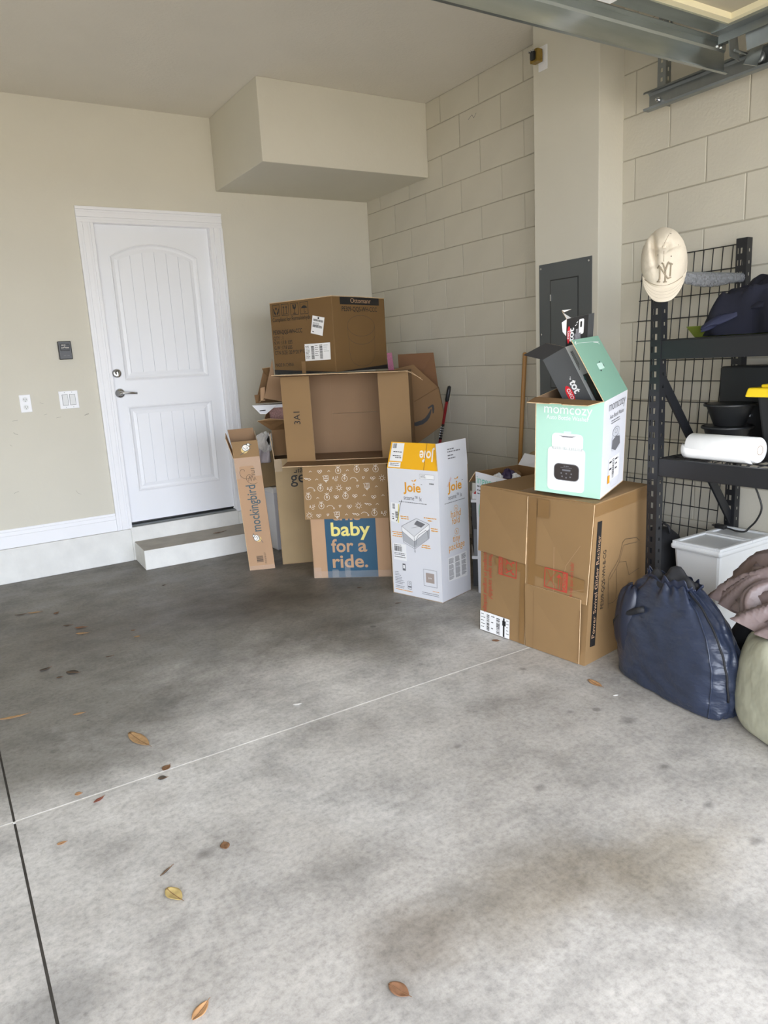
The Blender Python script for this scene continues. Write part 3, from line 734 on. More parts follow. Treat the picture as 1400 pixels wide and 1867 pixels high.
    polys(FR, cy, INKD, t, 'ottoman_drawing')
ottoman_carton()

# --- big carton lying on its side, opening towards us
def sideways_carton():
    n = V((-.616, -.788, 0)); u = V((.788, -.616, 0))
    TL = V((-1.370, -1.090, 1.258)); BL = V((-1.366, -1.093, .726)); W, Dp = .796, .34
    TR = TL+u*W+V((0, 0, -.002)); BR = BL+u*W
    back = -n*Dp
    t = thing('sideways_carton', 'large empty brown carton lying on its side, open towards the camera', 'cardboard box', BL+u*W/2+back/2)
    c = (TL+BR)/2+back/2; mk = KM(KRAFTD)
    board(t, 'top_panel', [TL, TR, TR+back, TL+back], mk, inward=c)
    board(t, 'bottom_panel', [BL, BR, BR+back, BL+back], mk, inward=c)
    board(t, 'side_panel', [TL, BL, BL+back, TL+back], mk, inward=c)
    board(t, 'side_panel', [TR, BR, BR+back, TR+back], mk, inward=c)
    m0, m1 = (TL+BL)/2+back, (TR+BR)/2+back
    board(t, 'back_flap', [TL+back, TR+back, m1+V((0, 0, .001)), m0+V((0, 0, .001))], KM(KRAFTD, KRAFTIN), inward=c)
    board(t, 'back_flap', [m0-V((0, 0, .001)), m1-V((0, 0, .001)), BR+back, BL+back], KM(KRAFTD, KRAFTIN), inward=c)
    for s in (0, 1):     # inner side flaps lie over the back seam
        a0 = BL+back*.985+u*(.03 if s == 0 else W-.03-.22); 
        board(t, 'inner_flap', [a0, a0+u*.22, a0+u*.22+V((0, 0, .525)), a0+V((0, 0, .525))], KM(KRAFTIN), .003, inward=a0+back)
    # flaps round the opening: sides half closed, top sticking out, bottom folded out and down
    lf = board(t, 'flap', [TL, BL, BL+u*.184+n*.016, TL+u*.184+n*.016], [KRAFT, KRAFTIN, EDGE], inward=c)
    rf = board(t, 'flap', [TR, BR, BR-u*.186+n*.015, TR-u*.186+n*.02], [KRAFT, KRAFTIN, EDGE], inward=c)
    o = n*.19
    board(t, 'flap', [TL+V((0, 0, .0)), TR, TR-u*.045+o+V((0, 0, .002)), TL-u*.005+o+V((0, 0, .014))], KM(KRAFT, KRAFTD), inward=c)
    board(t, 'flap', [BL+V((0, 0, .0)), BR, BR-u*.02+o+V((0, 0, -.006)), BL+u*.01+o+V((0, 0, -.004))], KM(KRAFTD, KRAFT), inward=BL+V((0, 0, -1)))
    FF = Face(BL, BL+u*.184+n*.016, TL, TL+u*.184+n*.016)
    text(FF, '3A1', .108, .235, .078, INK, lf, .058, rot=90, d=.003)
    for k, (a, b) in enumerate(((.0, .05), (.012, .06))):   # torn fringe at the upper corner
        p = TR-u*.02+n*.05
        build('torn_strip', MB().tube([p, p+u*(.035+a)+V((0, 0, -.012)), p+u*(.05+b)+V((0, 0, -.05-a))], .0012, 5), EDGE, t)
sideways_carton()

# --- carton with blue panel carrying the stack
def doodles(seed, W, H):
    """white line drawings of the printed flap"""
    r = random.Random(seed); out = []; w = .0017
    def sun(x, y):
        o = ribbon(circ(x, y, .011, n=12), w, True)
        for k in range(8): a = R(45*k+10); o += ribbon([(x+.015*math.cos(a), y+.015*math.sin(a)), (x+.021*math.cos(a), y+.021*math.sin(a))], w)
        return o
    def fruit(x, y): return ribbon(circ(x, y, .017, .018, 12), w, True)+ribbon([(x, y-.008), (x, y+.03)], w)+ribbon([(x-.012, y+.026), (x, y+.018), (x+.012, y+.028)], w)+ribbon(circ(x, y+.002, .005, n=8), w, True)
    def cloud(x, y): return ribbon([(x-.02, y+.006), (x-.008, y-.004), (x, y+.004), (x-.02, y+.006)], w)+ribbon([(x, y), (x+.008, y-.008), (x+.022, y-.004), (x+.012, y+.004), (x, y)], w)
    def crib(x, y): return ribbon([(x-.022, y+.016), (x-.014, y+.012), (x-.014, y-.010), (x+.014, y-.010), (x+.014, y+.018), (x-.014, y+.018)], w)+ribbon([(x-.014, y), (x+.014, y)], w)+ribbon([(x-.01, y-.01), (x, y-.024), (x+.01, y-.01)], w)+ribbon([(x-.004, y), (x-.004, y+.014), (x+.006, y+.014), (x+.006, y)], w)+ribbon(circ(x, y-.014, .003, n=6), w, True)
    def bees(x, y): return ribbon(circ(x-.008, y, .006, n=9), w, True)+ribbon(circ(x+.008, y, .007, n=9), w, True)+ribbon(circ(x, y-.008, .006, n=9), w, True)
    def toy(x, y): return ribbon([(x-.012, y+.01), (x-.016, y-.004), (x-.008, y-.004), (x-.012, y+.01)], w)+ribbon([(x+.004, y+.012), (x+.004, y-.004)], w)+ribbon(circ(x+.004, y-.010, .007, n=9), w, True)+ribbon([(x+.014, y+.014), (x+.012, y+.002), (x+.018, y+.002)], w)
    def swirl(x, y): return ribbon([(x-.024, y-.004), (x-.016, y+.004), (x-.004, y+.006), (x+.01, y+.002), (x+.02, y-.01)], w)+ribbon(circ(x+.02, y-.014, .004, n=7), w, True)
    def tick(x, y): return ribbon([(x-.008, y-.004), (x, y+.004), (x+.008, y-.003)], w)
    def bucket(x, y): return ribbon([(x-.006, y+.006), (x-.003, y-.006), (x+.003, y-.004), (x+.008, y+.006), (x-.006, y+.006)], w)
    kinds = [sun, fruit, cloud, crib, bees, toy, swirl, tick, bucket]
    cols, rows = 9, 6; k = 0
    for j in range(rows):
        for i in range(cols):
            x = W*(i+.5+(.35 if j % 2 else 0))/cols; y = H*(j+.5)/rows + r.uniform(-.006, .006)
            if x > W-.025 or x < .02: k += 1; continue
            out.append(kinds[(i*4+j*5+(i*j) % 3) % 9](x, y if .03 < y < H-.03 else min(max(y, .026), H-.032))); k += 1
    return out
def blue_carton():
    lb = V((-1.345, -1.31, 0)); u = V((.788, -.616, 0)); n = V((-.616, -.788, 0)); W, H, Dp = .495, .7145, .44
    fr = cub(lb+u*W, -u*W, -n*Dp, V((0, 0, H)))
    t = thing('blue_panel_carton', 'brown carton with large blue printed panel, carrying the stack', 'cardboard box', lb+u*W/2-n*Dp/2)
    mk = KM(KRAFTL)
    P = open_carton(t, fr, dict(front=mk, right=mk, back=mk, left=mk))
    F = Face(fr['lb'], fr['mb'], fr['lt'])
    pn = polys(F, [rect(.090, .001, .409, .700)], INKBLUE, P['front'], 'printed_panel', label='dark blue printed panel')
    text(F, 'this', .135, .372, .185, KRAFTL, pn, .118, bold=.02, d=.0018)
    text(F, 'baby', .128, .272, .245, INKYEL, pn, .122, bold=.02, d=.0018)
    text(F, 'for', .123, .168, .140, KRAFTL, pn, .118, bold=.02, d=.0018); text(F, 'a', .292, .168, .056, KRAFTL, pn, .118, bold=.02, d=.0018)
    text(F, 'ride.', .125, .067, .223, KRAFTL, pn, .118, bold=.02, d=.0018)
    polys(F, [rect(.0, .0, .05, .07), rect(.0, .0, .495, .045)], CLEARTAPE, P['front'], 'tape_strip', .0024)
    polys(F, [rect(.20, .0, .235, .10), rect(.12, .0, .16, .055)], CLEARTAPE, P['front'], 'tape_strip', .0026)
    # printed flap folded down over the front
    a, b = fr['lt']-u*.022+n*.005, fr['mt']+n*.005
    a2, b2 = a+V((0, 0, -.330))+n*.012-u*.004, b+V((0, 0, -.333))+n*.014
    fl = board(t, 'flap', [a, b, b2, a2], [KRAFT, KRAFTIN, EDGE], inward=fr['kb'], label='flap printed all over with white line drawings')
    FF = Face(a2, b2, a, b)
    for dr_ in doodles(4, FF.w, FF.h): polys(FF, dr_, INKWHITE, fl, 'line_drawing', .0014)
blue_carton()

# --- slim leaning carton by the step
def slim_carton():
    fr = dict(mb=(-1.442, -.921, .0), lb=(-1.597, -.859, .0), mt=(-1.477, -.909, .760), lt=(-1.631, -.847, .756),
              rb=(-1.367, -.736, .0), kb=(-1.522, -.673, .0), rt=(-1.402, -.724, .760), kt=(-1.556, -.661, .756))
    fr = {k: V(p) for k, p in fr.items()}
    t = thing('slim_carton', 'tall slim leaning brown carton with bird logo beside the step', 'cardboard box', (-1.48, -.80, 0))
    mk = KM(KRAFTL)
    P = open_carton(t, fr, dict(front=mk, right=mk, back=mk, left=mk), .003)
    F = Face(fr['lb'], fr['mb'], fr['lt'], fr['mt'])
    L = (fr['lt']-fr['mt']); Rr = fr['rt']-fr['mt']; U = (fr['mt']-fr['mb']).normalized()
    c = (fr['mb']+fr['kt'])/2
    ff = board(t, 'flap', [fr['lt'], fr['mt'], fr['mt']+U*.105+Rr*.02, fr['lt']+U*.105+Rr*.02], [KRAFT, KRAFTIN, EDGE], .003, inward=c)
    board(t, 'flap', [fr['kt'], fr['rt'], fr['rt']+U*.17+L*.12, fr['kt']+U*.17+L*.12], KM(KRAFTL), .003, inward=c)
    board(t, 'flap', [fr['mt'], fr['rt'], fr['rt']+U*.15+L*.06, fr['mt']+U*.10+L*.02+Rr*.35], KM(KRAFTL), .003, inward=c)
    board(t, 'flap', [fr['lt'], fr['kt'], fr['kt']+U*.15+L*.20, fr['lt']+U*.13+L*.18], [KRAFTL, KRAFTIN, EDGE], .003, inward=c)
    w = F.w
    text(F, 'mockingbird', .112, .262, .312, INKSLATE, t, .088, rot=90, bold=.010, d=.0016)
    def bird(FF, u, v, s, rot, par):
        c_, q_ = math.cos(R(rot)), math.sin(R(rot))
        tr = lambda ps: [[(u+(x*c_-y*q_)*s, v+(x*q_+y*c_)*s) for x, y in p] for p in ps]
        polys(FF, tr([circ(-.12, -.12, .46, .46, 18)]), mat('ink_straw', (214, 186, 120), .6), par, 'bird_logo', .0016)
        polys(FF, tr([circ(.08, .14, .48, .44, 16), circ(.46, .52, .20, .20, 12)]), INKWHITE, par, 'bird_logo', .0020)
        polys(FF, tr(ribbon(circ(.08, .14, .48, .44, 18, 20, 300), .06)+ribbon(circ(.46, .52, .20, .20, 12, -60, 200), .06)+ribbon([(-.75, -.75), (.0, -.30), (.7, .05)], .06)+ribbon([(-.25, .2), (.05, -.05), (.35, .1), (.15, .3)], .06)+ribbon([(.66, .55), (.84, .5)], .07)), INKSLATE, par, 'bird_logo', .0024)
    bird(F, .080, .215, .042, 90, t)
    G = Face(fr['lt'], fr['mt'], fr['lt']+U*.105+Rr*.02, fr['mt']+U*.105+Rr*.02)
    bird(G, .082, .054, .048, 0, ff)
    polys(F, barcode(.055, .052, .098, .098, 16, False, 3), INKD, t, 'printed_barcode', .0016)
    text(F, 'MOCB-08-LK7', .118, .040, .075, INKD, t, .016, rot=90, d=.0016)
    # marker scribble and clear tape round the neck
    sc = ribbon([(.032+.05*math.cos(a)*.5+.006*a, .668+.022*math.sin(a)-.006*a) for a in [i*.35 for i in range(0, 36)]], .0022)
    sc += ribbon([(.075, .60), (.085, .635), (.092, .60), (.102, .635), (.110, .602), (.118, .625), (.124, .605)], .0022)
    sc += ribbon([(.10, .64), (.122, .64)], .003)+ribbon([(.10, .652), (.12, .652), (.12, .665), (.10, .668)], .003)+ribbon([(.10, .68), (.124, .68)], .003)
    polys(F, sc, INKD, t, 'marker_scribble', .0016)
    polys(F, [rect(0, .700, w, .756), rect(w*.72, .630, w, .700), rect(0, .620, w*.16, .70)], CLEARTAPE, t, 'clear_tape', .0026)
    polys(F, [rect(.0, .0, w, .03)], CLEARTAPE, t, 'clear_tape', .0026)
slim_carton()

# --- plain carton with grey-black lettering, squeezed behind the blue-panel carton
def lettered_carton():
    lb = V((-1.366, -.878, 0)); u = V((.918, -.397, 0)); n = V((-.397, -.918, 0)); W, H, Dp = .26, .722, .30
    fr = cub(lb+u*W, -u*W, -n*Dp, V((0, 0, H)))
    t = thing('lettered_carton', 'open brown carton with black lettering and diagonal tear behind blue panel carton', 'cardboard box', lb+u*W/2-n*Dp/2)
    mk = KM(KRAFTG, KRAFTD)
    P = open_carton(t, fr, dict(front=mk, right=mk, back=mk, left=mk))
    c = (fr['mb']+fr['kt'])/2
    F = Face(fr['lb'], fr['mb'], fr['lt'])
    text(F, 'diape', .118, .622, .128, INK, P['front'], .058, d=.0016)
    text(F, 'gen', .098, .555, .150, INK, P['front'], .115, bold=.004, d=.0016)
    # torn-over corner
    a, b, d_ = F.at(0, .513, .010), F.at(.150, .652, .010), F.at(.20, .722, .010); e = F.at(0, .722, .006)
    board(t, 'torn_corner', [a, b, d_, e], [KRAFTG, KRAFTIN, EDGE], .005, inward=c)
    polys(F, [rect(.0, .64, .05, .722)], CLEARTAPE, t, 'clear_tape', .0160)
    board(t, 'flap', [fr['lt'], fr['kt'], fr['kt']+V((-.02, 0, .16)), fr['lt']+V((-.014, .004, .165))], KM(KRAFTG), inward=c)
    # brown paper padding inside
    pad = MB()
    for k in range(3):
        x = .012+.045*k; h = .56+.07*(k % 2)
        pad.grid(lambda i, j, x=x, h=h, k=k: fr['lb']+u*(x+.05*i+.01*math.sin(9*j+k))-n*(.05+.18*j+.012*math.sin(14*i+k*2))+V((0, 0, .12+h*i**.3*.9+.02*noise.noise((i*5, j*5, k)))), 6, 6)
    build('paper_padding', pad, KRAFTD, t, smooth=True, solid=.002)
lettered_carton()

# --- white tall carton with amber flap
def white_tall_carton():
    fr = cub((-1.016, -2.224, 0), V((-.103, .341, 0)), V((.263, .079, 0)), V((0, 0, .735)))
    t = thing('playard_carton', 'tall white carton with amber flap and orange lettering', 'cardboard box', (-.937, -2.014, 0))
    mk = [WHITEBOARD, KRAFTIN, EDGE]
    P = open_carton(t, fr, dict(front=mk, right=mk, back=mk, left=mk))
    c = (fr['mb']+fr['kt'])/2
    FL = Face(fr['lb'], fr['mb'], fr['lt']); FR = Face(fr['mb'], fr['rb'], fr['mt'])
    inn = V((.958, .288, 0)); U = V((0, 0, 1)); a = R(17); h = .147
    off = inn*h*math.sin(a)+U*h*math.cos(a)
    L1 = (fr['mt']-fr['lt'])
    fy = board(t, 'flap', [fr['lt'], fr['mt'], fr['mt']+off-L1*.04, fr['lt']+off+L1*.015], [YELLOW, KRAFTIN, EDGE], inward=c, label='amber flap')
    G = Face(fr['lt'], fr['mt'], fr['lt']+off+L1*.015, fr['mt']+off-L1*.04)
    text(G, 'Joie', .222, .105, .105, INKWHITE, fy, .082, bold=.02, d=.0016, flipx=True)
    polys(G, [[(.253, .040), (.263, .052), (.252, .060), (.244, .050)]], INKWHITE, fy, 'leaf_mark', .0016)
    lb_ = polys(G, [rect(.012, .040, .104, .142), rect(.008, .006, .096, .034)], PAPER, fy, 'shipping_label', .0018)
    polys(G, barcode(.020, .112, .050, .138, 12, True, 4)+lines(.03, .09, .098, 2, .022, .004, 6, .8)+lines(.05, .058, .098, 1, .02, .004, 7, .9)+lines(.02, .025, .09, 2, .01, .003, 8, .9), INK, lb_, 'printed_barcode', .0024)
    polys(G, ribbon([(.262, 0), (.268, .145)], .003), KRAFTD, fy, 'crease', .0020)
    tp = [fr['mt'], fr['rt'], fr['rt']+U*.146+V((-.008, 0, 0)), fr['mt']+U*.146+V((-.004, .004, 0))]
    fw = board(t, 'flap', tp, [WHITEBOARD, WHITEBOARD, EDGE], inward=c)
    G2 = Face(tp[0], tp[1], tp[3], tp[2])
    polys(G2, lines(.095, .102, .16, 1, .01, .006, 3, .9)+lines(.095, .088, .215, 1, .01, .006, 4, .95)+lines(.095, .068, .15, 1, .01, .006, 5, .9)+lines(.095, .052, .165, 1, .01, .006, 6, .9), INKGREY, fw, 'printed_lettering', .0016)
    # back and left flaps dropped inside
    board(t, 'flap', [fr['kt'], fr['lt'], fr['lt']+inn*.05-U*.12, fr['kt']+inn*.05-U*.12], mk, inward=c)
    def logo(F, u, v, w, s):
        text(F, 'Joie', u, v, w, INKORANGE, t, s, bold=.022)
        polys(F, [[(u+w*.62, v+s*.78), (u+w*.66, v+s*.92), (u+w*.78, v+s*1.0), (u+w*.74, v+s*.84)], [(u+w*.60, v+s*.78), (u+w*.58, v+s*.88), (u+w*.50, v+s*.92), (u+w*.52, v+s*.82)]], INKORANGE, t, 'leaf_mark')
        polys(F, lines(u+w*1.02, v+s*.60, u+w*1.1, 1, .01, .003, 2, .9), INKGREY, t, 'trade_mark')
    logo(FL, .113, .611, .122, .072)
    text(FL, 'sesame™ lx', .113, .563, .127, INKGREY, t, .036)
    polys(FL, lines(.076, .547, .274, 1, .01, .0035, 12, .98), INKGREY, t, 'printed_lettering')
    l1 = polys(FL, [rect(.233, .688, .331, .713)], PAPER, t, 'paper_label', .0015)
    polys(FL, lines(.238, .706, .29, 3, .006, .0025, 14)+ribbon(rect(.233, .688, .331, .713), .0012, True), INKGREY, l1, 'printed_lettering', .0021)
    polys(FL, barcode(.297, .660, .327, .667, 10, True, 5), INK, t, 'printed_barcode')
    # crossed-through sticker
    s1 = polys(FL, [[(.018, .538), (.012, .430), (.072, .420), (.080, .536)]], PAPER, t, 'sticker', .0016)
    polys(FL, [[(.060, .425), (.070, .424), (.078, .532), (.070, .533)]], INKYEL, s1, 'highlighter', .0020)
    polys(FL, barcode(.028, .505, .046, .532, 10, False, 6)+barcode(.046, .452, .066, .492, 12, False, 9)+lines(.022, .47, .04, 3, .014, .004, 6)+lines(.026, .444, .036, 1, .01, .006, 7), INK, s1, 'printed_barcode', .0022)
    polys(FL, ribbon([(.098, .558), (.085, .525), (.072, .48), (.056, .435), (.05, .432), (.06, .445)], .0026), INK, s1, 'pen_stroke', .0028)
    # playard picture: lid rim, mesh sides, legs
    A_, B_, C_, D_ = (.088, .408), (.176, .358), (.285, .440), (.198, .463)
    dn = lambda p, k: (p[0], p[1]-k)
    polys(FL, [[dn(A_, .028), dn(B_, .030), (.177, .292), (.097, .322)], [dn(B_, .030), dn(C_, .028), (.281, .362), (.177, .292)]], mat('picture_grey', (176, 178, 182), .6), t, 'playard_picture', .0014)
    polys(FL, [[A_, dn(A_, .028), dn(B_, .030), B_], [B_, dn(B_, .030), dn(C_, .028), C_]], PAPER, t, 'playard_picture', .0018)
    polys(FL, [[A_, B_, C_, D_]], mat('picture_light', (214, 215, 218), .6), t, 'playard_picture', .0018)
    polys(FL, [[(.178, .428), (.20, .452), (.258, .436), (.228, .414)]], INKGREY, t, 'playard_picture', .0022)
    polys(FL, ribbon([A_, B_, C_, D_], .0018, True)+ribbon([A_, (.097, .315), (.177, .286), (.281, .360), C_], .0018)+ribbon([B_, (.177, .275)], .0022)+ribbon([dn(A_, .028), dn(B_, .030), dn(C_, .028)], .0016)
          +ribbon([(.186, .312), (.192, .345), (.206, .368), (.258, .402), (.272, .398), (.274, .362)], .0024)+ribbon([(.16, .405), (.225, .422)], .0016)+ribbon(circ(.178, .272, .004, .005, 8), .0016, True), INKGREY, t, 'playard_picture', .0026)
    for k, (u, v, w) in enumerate(((.082, .462, .058), (.086, .450, .056), (.250, .470, .084), (.275, .456, .03), (.294, .414, .045), (.297, .402, .045), (.017, .366, .070), (.024, .354, .060), (.017, .342, .070), (.228, .312, .058), (.224, .300, .065))):
        polys(FL, lines(u, v, u+w, 1, .01, .0055, 20+k, .97), INKORANGE, t, 'caption')
    l2 = polys(FL, [rect(.018, .205, .114, .302)], PAPER, t, 'paper_label', .0015)
    polys(FL, barcode(.026, .257, .082, .288, 22, True, 15)+lines(.024, .293, .085, 1, .01, .003, 1, .9)+lines(.024, .244, .104, 2, .009, .0035, 2, .9)+lines(.024, .222, .108, 1, .01, .004, 3, .95), INK, l2, 'printed_barcode', .0021)
    polys(FL, [rect(.080, .147, .102, .188)], INKGREY, t, 'phone_symbol')
    polys(FL, [rect(.084, .160, .098, .180)], PAPER, t, 'phone_symbol', .0018)
    polys(FL, lines(.02, .130, .072, 3, .009, .003, 31)+lines(.02, .100, .105, 3, .009, .003, 32)+lines(.02, .072, .105, 2, .009, .003, 33)+lines(.02, .048, .105, 2, .009, .003, 34)+lines(.215, .040, .335, 2, .010, .003, 36, .95), INKGREY, t, 'printed_lettering')
    polys(FL, lines(.02, .026, .146, 1, .01, .004, 35, .97)+lines(.29, .056, .335, 1, .01, .003, 37, .97), INKORANGE, t, 'printed_lettering')
    polys(FL, ribbon(rrect(.112, .042, .140, .088, .006), .0016, True)+ribbon(circ(.126, .076, .006, n=10), .002, True)+[rect(.114, .052, .138, .060)], INKGREY, t, 'certificate_mark')
    polys(FL, ribbon(rect(.231, .082, .322, .178), .0018, True), INKGREY, t, 'swatch_frame')
    polys(FL, [rect(.246, .103, .304, .159)], mat('swatch_taupe', (166, 152, 144), .6), t, 'swatch', label='taupe colour swatch')
    text(FL, 'Joie', .263, .127, .024, PAPER, t, .014, d=.0018)
    # narrow side
    logo(FR, .080, .611, .130, .072)
    text(FR, 'sesame™ lx', .083, .565, .127, INKGREY, t, .036)
    polys(FR, lines(.048, .547, .239, 1, .01, .0035, 42, .98), INKGREY, t, 'printed_lettering')
    for v_, n_ in ((.508, '1'), (.377, '1')):
        polys(FR, ribbon(circ(.150, v_, .017, .017, 20), .0022, True), INKORANGE, t, 'number_ring')
        text(FR, n_, .147, v_-.008, .006, INKORANGE, t, .02)
    text(FR, 'hand', .102, .462, .092, INKORANGE, t, .056); text(FR, 'fold', .110, .422, .070, INKORANGE, t, .056)
    text(FR, 'tiny', .112, .322, .068, INKORANGE, t, .056); text(FR, 'package', .073, .279, .148, INKORANGE, t, .056)
    l3 = polys(FR, [[(.060, .108), (.240, .098), (.240, .244), (.060, .244)]], PAPER, t, 'paper_label', .0015)
    pr = []
    for k in range(3):
        u = .066+.060*k
        for j, (v, n_) in enumerate(((.232, 5), (.196, 4), (.168, 6), (.128, 3))): pr += lines(u, v, u+.046, n_, .0062, .0036, 50+7*k+j, .75)
    polys(FR, pr, INKGREY, l3, 'printed_lettering', .0021)
    polys(FR, [[(.075, .640), (.10, .675), (.112, .69), (.118, .678), (.10, .655), (.085, .637)]], mat('scuff_pink', (214, 192, 194), .6), t, 'scuff')
white_tall_carton()

# --- big recliner carton with pinwheel-folded flaps
def recliner_carton():
    fr = dict(mb=(-1.041, -3.268, 0), lb=(-1.102, -2.653, 0), rb=(-.535, -3.192, 0), kb=(-.585, -2.600, 0),
              mt=(-1.015, -3.300, .712), lt=(-1.047, -2.616, .714), rt=(-.530, -3.180, .712), kt=(-.530, -2.575, .716))
    fr = {k: V(p) for k, p in fr.items()}
    t = thing('recliner_carton', 'big battered brown carton with red caution prints, under the mint carton', 'cardboard box', (-.80, -2.93, 0))
    m = MB(); cr = [('lb', 'mb', 'lt', 'mt'), ('mb', 'rb', 'mt', 'rt'), ('rb', 'kb', 'rt', 'kt'), ('kb', 'lb', 'kt', 'lt'), ('lt', 'mt', 'kt', 'rt'), ('kb', 'rb', 'lb', 'mb')]
    for a, b, c_, d_ in cr:
        q = Face(fr[a], fr[b], fr[c_], fr[d_])
        rec = .010 if a == 'lb' else 0.0
        m.grid(lambda i, j, q=q, rec=rec: q.at(q.w*i, q.h*j, -rec*min(1, 8*min(i, 1-i))*min(1, 8*min(j, 1-j))), 10, 10)
    body = build('box_body', m, KRAFT, t)
    bm = bmesh.new(); bm.from_mesh(body.data); bmesh.ops.remove_doubles(bm, verts=bm.verts, dist=.0008); bmesh.ops.recalc_face_normals(bm, faces=bm.faces); bm.to_mesh(body.data); bm.free()
    F = Face(fr['lb'], fr['mb'], fr['lt'], fr['mt']); S = Face(fr['mb'], fr['rb'], fr['mt'], fr['rt'])
    c = (fr['mb']+fr['kt'])/2; mk = KM(KRAFT)
    def flap(pts, lab=None): return board(t, 'flap', [F.at(*p) for p in pts], mk, inward=c, label=lab)
    fA = flap([(.0, .714, .004), (.0, .400, .020), (.291, .392, .020), (.284, .704, .006)])
    fB = flap([(.288, .706, .006), (.288, .284, .012), (.612, .278, .008), (.616, .712, .004)])
    fC = flap([(.003, .392, .004), (.003, .002, .004), (.286, .002, .005), (.291, .392, .008)])
    fD = flap([(.291, .300, .018), (.294, .002, .008), (.592, .002, .006), (.590, .298, .018)])
    # seam stripes, tape, creases
    polys(F, [rect(.302, .296, .340, .700), rect(.345, .620, .405, .700)], TAPE, fB, 'tape_strip', .0135)
    polys(F, [[(.33, .350), (.60, .330), (.60, .385), (.33, .402)]], TAPE, fB, 'tape_strip', .0140)
    polys(F, [rect(.100, .345, .285, .385), rect(.255, .005, .285, .39)], TAPE, fC, 'tape_strip', .0090)
    polys(F, ribbon([(.57, .53), (.505, .43), (.500, .40)], .0011)+ribbon([(.44, .50), (.447, .30)], .0018)+ribbon([(.53, .32), (.60, .345)], .0011), KRAFTL, fB, 'crease', .0145)
    polys(F, ribbon([(.592, .25), (.597, .02)], .003)+ribbon([(.345, .28), (.35, .01)], .0016), KRAFTD, fD, 'crease', .0215)
    for pts, d_ in (([(.288, .70), (.289, .50), (.288, .30)], .0135), ([(.290, .39), (.293, .2), (.296, .0)], .0095)):
        build('worn_edge', MB().tube([F.at(u, v, d_-.003) for u, v in [(pts[0][0]+(pts[2][0]-pts[0][0])*k/14+random.uniform(-.0012, .0012), pts[0][1]+(pts[2][1]-pts[0][1])*k/14) for k in range(15)]], .0016, 5), EDGE, t)
    # red cautions
    dC, dB = .0100, .0150
    text(F, 'Please open carefully!', .062, .398, .224, INKRED, fC, .036, rot=-90, d=dC)
    text(F, 'accepted in original package.', .030, .398, .300, INKRED, fC, .036, rot=-90, d=dC)
    def caution(u0, v0, u1, v1, d_, par, side):
        q = ribbon(rect(u0, v0, u1, v1), .005, True)
        polys(F, q, INKRED, par, 'caution_frame', d_)
        if side == 'l':
            b = polys(F, [rect(u0, v0, u0+.022, v1)], INKRED, par, 'caution_band', d_)
            text(F, 'CAUTION', u0+.004, v1-.006, v1-v0-.012, KRAFT, b, .020, rot=-90, bold=.02, d=d_+.001)
            text(F, 'CARRY WITH', u0+.026, v1-.006, v1-v0-.012, INKRED, par, .013, rot=-90, d=d_)
            text(F, '2 PERSONS', u0+.038, v1-.006, v1-v0-.02, INKRED, par, .013, rot=-90, d=d_)
            cx, cy = u0+.070, (v0+v1)/2
            for s in (-1, 1):
                polys(F, [circ(cx+.018, cy+s*.028, .006, n=10)]+ribbon([(cx+.012, cy+s*.026), (cx, cy+s*.016), (cx-.014, cy+s*.022), (cx-.026, cy+s*.012)], .006)+ribbon([(cx, cy+s*.016), (cx+.010, cy+s*.008)], .005)+ribbon([(cx-.014, cy+s*.022), (cx-.024, cy+s*.030)], .006), INKRED, par, 'carrying_figure', d_)
        else:
            b = polys(F, [rect(u1-.024, v0, u1, v1)], INKRED, par, 'caution_band', d_)
            text(F, 'CAUTION', u1-.006, v0+.006, v1-v0-.012, KRAFT, b, .022, rot=90, bold=.02, d=d_+.001)
            w = u1-.024-u0
            polys(F, ribbon([(u0+.008, v0+.006), (u0+w*.62, v1-.006)], .002)+ribbon([(u0+.008, v1-.006), (u0+w*.62, v0+.006)], .002)+ribbon([(u0+w*.78, v0+.006), (u0+w*.78, v1-.03)], .003)+ribbon([(u0+w*.92, v0+.006), (u0+w*.92, v1-.03)], .003)
                  +[[(u0+w*.66, v1-.03), (u0+w*.96, v1-.03), (u0+w*.80, v1-.012)]], INKRED, par, 'knife_symbol', d_)
    caution(.126, .309, .231, .396, dC, fC, 'l')
    caution(.398, .312, .516, .398, dB, fB, 'r')
    text(F, 'Do not open with knife!', .545, .290, .160, INKRED, fB, .026, rot=90, d=dB)
    lab = polys(F, [rect(.004, .004, .196, .100)], PAPER, fC, 'shipping_label', .0092)
    polys(F, [rect(.155, .006, .165, .098), rect(.150, .06, .172, .085)]+barcode(.112, .010, .134, .092, 26, False, 12)+barcode(.048, .010, .066, .090, 26, False, 13)+lines(.010, .085, .040, 5, .016, .003, 14)+lines(.078, .085, .10, 3, .03, .004, 15)+lines(.176, .088, .194, 5, .016, .003, 16), INK, lab, 'printed_barcode', .0098)
    # side print
    bd = polys(S, [[(.030, .078), (.070, .074), (.066, .630), (.028, .632)]], INK, t, 'black_band', label='black title band on the side')
    text(S, 'Power Swivel Glider Recliner', .060, .115, .455, KRAFTL, bd, .034, rot=90, d=.0020)
    text(S, 'PE309-QQS-WH-B-CG', .118, .232, .262, INK, t, .034, rot=90, bold=.006)
    ch = ribbon([(.16, .22), (.150, .36), (.165, .378), (.205, .405), (.235, .430), (.262, .495), (.285, .505), (.39, .490), (.42, .47)], .0022)
    ch += ribbon([(.162, .352), (.205, .382), (.238, .412), (.272, .480), (.40, .468)], .0018)+ribbon([(.215, .385), (.225, .30), (.222, .25)], .0018)+ribbon([(.16, .24), (.2, .236), (.27, .262), (.34, .30)], .0018)+ribbon([(.24, .41), (.30, .40), (.33, .33), (.42, .34)], .0018)
    polys(S, ch, INKD, t, 'chair_drawing')
